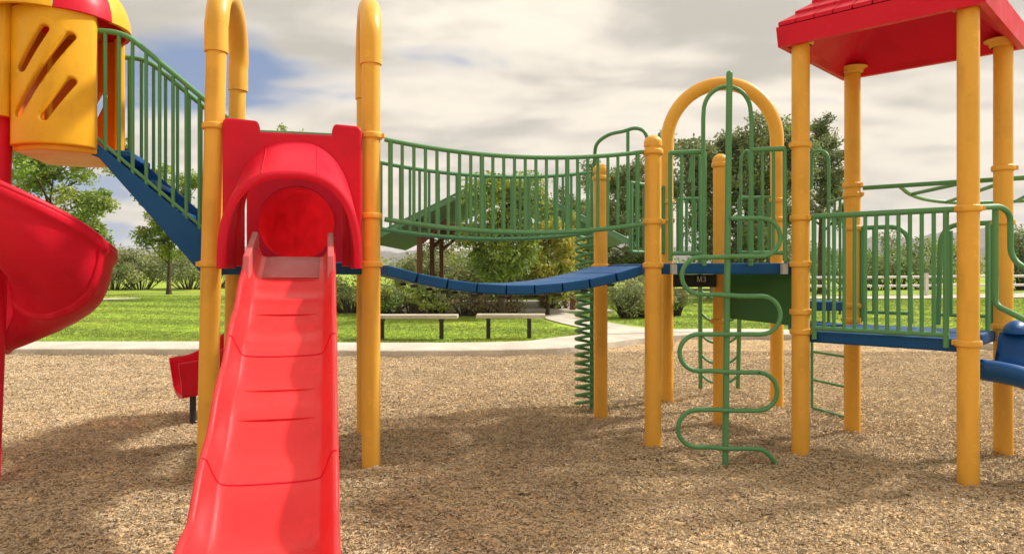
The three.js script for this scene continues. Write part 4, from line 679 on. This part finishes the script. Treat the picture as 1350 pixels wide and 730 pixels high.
function shrub(label, o, group) {
  const r = rng(o.seed), t = thing('shrub', label, 'shrub', group); t.position.set(o.x, lawnY(o.x, o.d) - 0.03, -o.d); const cl = [], wood = [];
  for (let k = 0; k < (o.n || 26); k++) { const az = r() * 6.283, q = Math.sqrt(r()), e = new THREE.Vector3(Math.cos(az) * q * o.rx, o.h * (0.25 + 0.72 * r() * (1 - 0.45 * q * q)), Math.sin(az) * q * o.rx * 0.8); wood.push(sweep([new THREE.Vector3(e.x * 0.25, 0, e.z * 0.25), e.clone().multiplyScalar(0.6).setY(e.y * 0.55), e], (w) => 0.03 * (1.1 - w), 4, false)); cl.push({ x: e.x, y: e.y, z: e.z, r: o.h * (0.16 + 0.12 * r()) }); }
  mesh('stems', wood, M.bark, t); mesh('foliage', leafCloud(r, cl, o.leaves / cl.length, o.size, o.tones, { width: o.width }), M.leaf, t); return t;
}
const tone = { fresh: [[0.256, 0.354, 0.0488], [0.195, 0.293, 0.0488], [0.329, 0.378, 0.0549]], yellow: [[0.488, 0.427, 0.0549], [0.39, 0.39, 0.0488], [0.293, 0.354, 0.0488]], dark: [[0.17, 0.22, 0.08], [0.21, 0.255, 0.10], [0.26, 0.29, 0.125]], olive: [[0.281, 0.317, 0.104], [0.354, 0.366, 0.146], [0.22, 0.268, 0.0854]], dry: [[0.366, 0.268, 0.146], [0.317, 0.256, 0.122], [0.232, 0.22, 0.0854]] };
const behind = (px, d) => xAt(px, d);
// left
tree('park_tree', 'leafy green tree seen behind the red spiral slide', { x: behind(66, 30), d: 30, h: 6.1, bole: 1.0, rx: 2.3, leaves: 22000, size: 0.17, clump: 0.5, tones: tone.fresh, seed: 21, up: 0.7, dense: 2 });
tree('young_tree', 'slender young green tree standing alone on the left lawn before olive shrubs', { x: behind(222, 40), d: 40, h: 5.6, bole: 1.3, rx: 1.9, leaves: 20000, size: 0.17, clump: 0.5, tones: tone.fresh, seed: 22, up: 1.25, limbs: 16, dense: 1 });
[[150, 46, 2.9, 2.6], [185, 48, 3.1, 2.8], [248, 47, 2.9, 2.6], [285, 50, 3.0, 2.6], [110, 50, 3.1, 2.8], [60, 52, 3.0, 3], [10, 50, 3.2, 3]].forEach(([px, d, h, rx], i) => shrub('rounded olive green shrub in the row behind the left lawn', { x: behind(px, d), d, h, rx, n: 34, leaves: 4200, size: 0.17, tones: tone.olive, seed: 40 + i }, 'olive shrubs behind the left lawn'));
// middle
tree('willow_tree', 'loose yellow green tree in front of the picnic shelter roof', { x: behind(662, 19.5), d: 19.6, h: 3.9, bole: 0.8, rx: 1.05, leaves: 12000, size: 0.125, clump: 0.30, tones: [...tone.fresh, tone.fresh[0], tone.yellow[2]], seed: 31, up: 0.7, droop: 0.5, dense: 2, limbs: 20 });
tree('young_tree', 'thin branched sapling rising above the slide tower rail', { x: behind(390, 33), d: 33, h: 7.6, bole: 2.2, rx: 1.2, leaves: 2600, size: 0.15, clump: 0.35, tones: tone.fresh, seed: 33, up: 1.4, limbs: 10, dense: 1 });
tree('park_tree', 'yellowing tree beside the right post of the picnic shelter', { x: behind(722, 20.8), d: 20.8, h: 2.6, bole: 0.4, rx: 0.95, leaves: 9000, size: 0.11, clump: 0.28, tones: tone.yellow, seed: 34, up: 0.6, dense: 2 });
[[600, 33, 2.2, 1.6], [632, 35, 2.4, 1.8], [672, 34, 2.2, 1.7], [705, 36, 2.4, 1.8], [560, 37, 2.4, 1.8], [745, 38, 2.4, 1.9]].forEach(([px, d, h, rx], i) => shrub((i % 2 ? 'fresh green' : 'pale olive') + ' shrub in the hedge behind the picnic shelter', { x: behind(px, d), d, h, rx, n: 34, leaves: 5000, size: 0.15, tones: tone[i % 2 ? 'fresh' : 'olive'], seed: 160 + i }, 'hedge shrubs behind the shelter'));
tree('park_tree', 'small pale sparse tree behind the left posts of the picnic shelter', { x: behind(582, 36), d: 36, h: 3.9, bole: 0.9, rx: 1.2, leaves: 2600, size: 0.15, clump: 0.4, tones: tone.olive, seed: 35, up: 0.8, dense: 1 });
[[505, 21, 1.15, 1.0, 'olive'], [540, 20.5, 1.1, 1.0, 'fresh'], [575, 21, 1.0, 0.9, 'olive'], [460, 22, 1.3, 1.1, 'olive'], [425, 23, 1.2, 1.1, 'fresh']].forEach(([px, d, h, rx, k], i) => shrub((k === 'olive' ? 'low olive grey' : 'low fresh green') + ' shrub beyond the slab benches', { x: behind(px, d), d, h, rx, n: 26, leaves: 2600, size: 0.09, tones: tone[k], seed: 60 + i }, 'low shrubs beyond the benches'));
[[612, 20.5, 0.7, 0.6], [640, 21, 0.75, 0.6], [668, 20.6, 0.65, 0.55], [745, 23.4, 0.5, 0.6], [725, 24, 0.5, 0.5]].forEach(([px, d, h, rx], i) => shrub('dry twiggy brown shrub at the front of the picnic shelter', { x: behind(px, d), d, h, rx, n: 26, leaves: 900, size: 0.07, tones: tone.dry, seed: 70 + i }, 'dry shrubs at the shelter'));
// right
tree('large_tree', 'large dense dark green tree rising behind the yellow arch', { x: behind(985, 33), d: 33, h: 7.5, bole: 0.5, rx: 2.5, leaves: 46000, size: 0.19, clump: 0.5, tones: tone.dark, seed: 51, up: 0.65, stems: 3, limbs: 14, dense: 2, trunk: 0.14 });
tree('park_tree', 'dark green tree between the yellow arch and the red roof tower', { x: behind(1084, 40), d: 40, h: 9.3, bole: 3.2, rx: 1.7, leaves: 16000, size: 0.17, clump: 0.5, tones: tone.dark, seed: 52, up: 0.9, dense: 1 });
tree('park_tree', 'bushy green tree behind the bridge end and corkscrew climber', { x: behind(835, 36), d: 36, h: 6.3, bole: 0.6, rx: 2.3, leaves: 30000, size: 0.16, clump: 0.5, tones: [...tone.dark, tone.fresh[1]], seed: 53, up: 0.6, dense: 2 });
tree('park_tree', 'low spreading green tree behind the middle of the bridge railing', { x: behind(772, 42), d: 42, h: 5.2, bole: 0.6, rx: 2.2, leaves: 20000, size: 0.17, clump: 0.5, tones: [...tone.dark, tone.fresh[1]], seed: 54, up: 0.6, dense: 2 });
[[826, 19.5, 1.15, 0.62], [853, 20, 1.2, 0.6], [893, 20.6, 1.05, 0.35]].forEach(([px, d, h, rx], i) => shrub('grey green upright shrub on the lawn behind the hexagon tower', { x: behind(px, d), d, h, rx, n: 28, leaves: 3200, size: 0.10, width: 0.3, tones: tone.olive, seed: 80 + i }, 'upright shrubs behind the hexagon tower'));
[[1155, 47, 3.2, 2.3, 'dark'], [1182, 48, 3.7, 2.4, 'dark'], [1222, 49, 3.5, 2.4, 'fresh'], [1120, 46, 2.6, 2.0, 'olive'], [1345, 44, 3.8, 1.4, 'dark'], [1060, 44, 3.0, 2.4, 'dark']].forEach(([px, d, h, rx, k], i) => shrub({ dark: 'dark bushy', fresh: 'bright yellow green', olive: 'pale olive' }[k] + ' shrub beyond the pale rail fence', { x: behind(px, d), d, h, rx, n: 34, leaves: 4600, size: 0.18, tones: [...tone[k], tone.fresh[1]], seed: 90 + i }, 'shrubs beyond the rail fence'));
{ // far tree belt, too distant to tell its trees apart
  const r = rng(99), cl = []; for (let i = 0; i < 520; i++) { const a = -0.95 + 1.9 * r(), d = 150 + 130 * r(), x = Math.tan(a) * d; cl.push({ x, y: 1.0 + (2 + 2.2 * fbm2(x * 0.03, 3, 2)) * r() + 0.6, z: -d, r: 2 + 1.6 * r() }); }
  const m = mesh('far_trees', leafCloud(r, cl, 42, 1.0, [...tone.olive, ...tone.dark]), M.leaf, scene); m.userData = { label: 'distant low belt of trees along the horizon', category: 'trees', kind: 'stuff' };
}
{ // far mountains
  const g = grid((a, b) => { const az = lerp(-1.2, 1.2, a), d = lerp(2300, 4200, b), h = (120 + 70 * fbm2(az * 3.1 + 2, 5, 4) + 40 * smooth(0.35, 0.55, az)) * Math.sin(b * Math.PI * 0.5) + 40 * fbm2(az * 18, b * 4, 4) * b; return new THREE.Vector3(Math.sin(az) * d, h - 8, -Math.cos(az) * d); }, 220, 30);
  structure(mesh('mountains', g, M.mountain, scene));
}
scene.fog = new THREE.FogExp2(lin(0.72, 0.73, 0.76), 0.00012);

scene.traverse((o) => { if (o.isMesh) { o.castShadow = true; o.receiveShadow = true; } });
renderer.render(scene, camera);
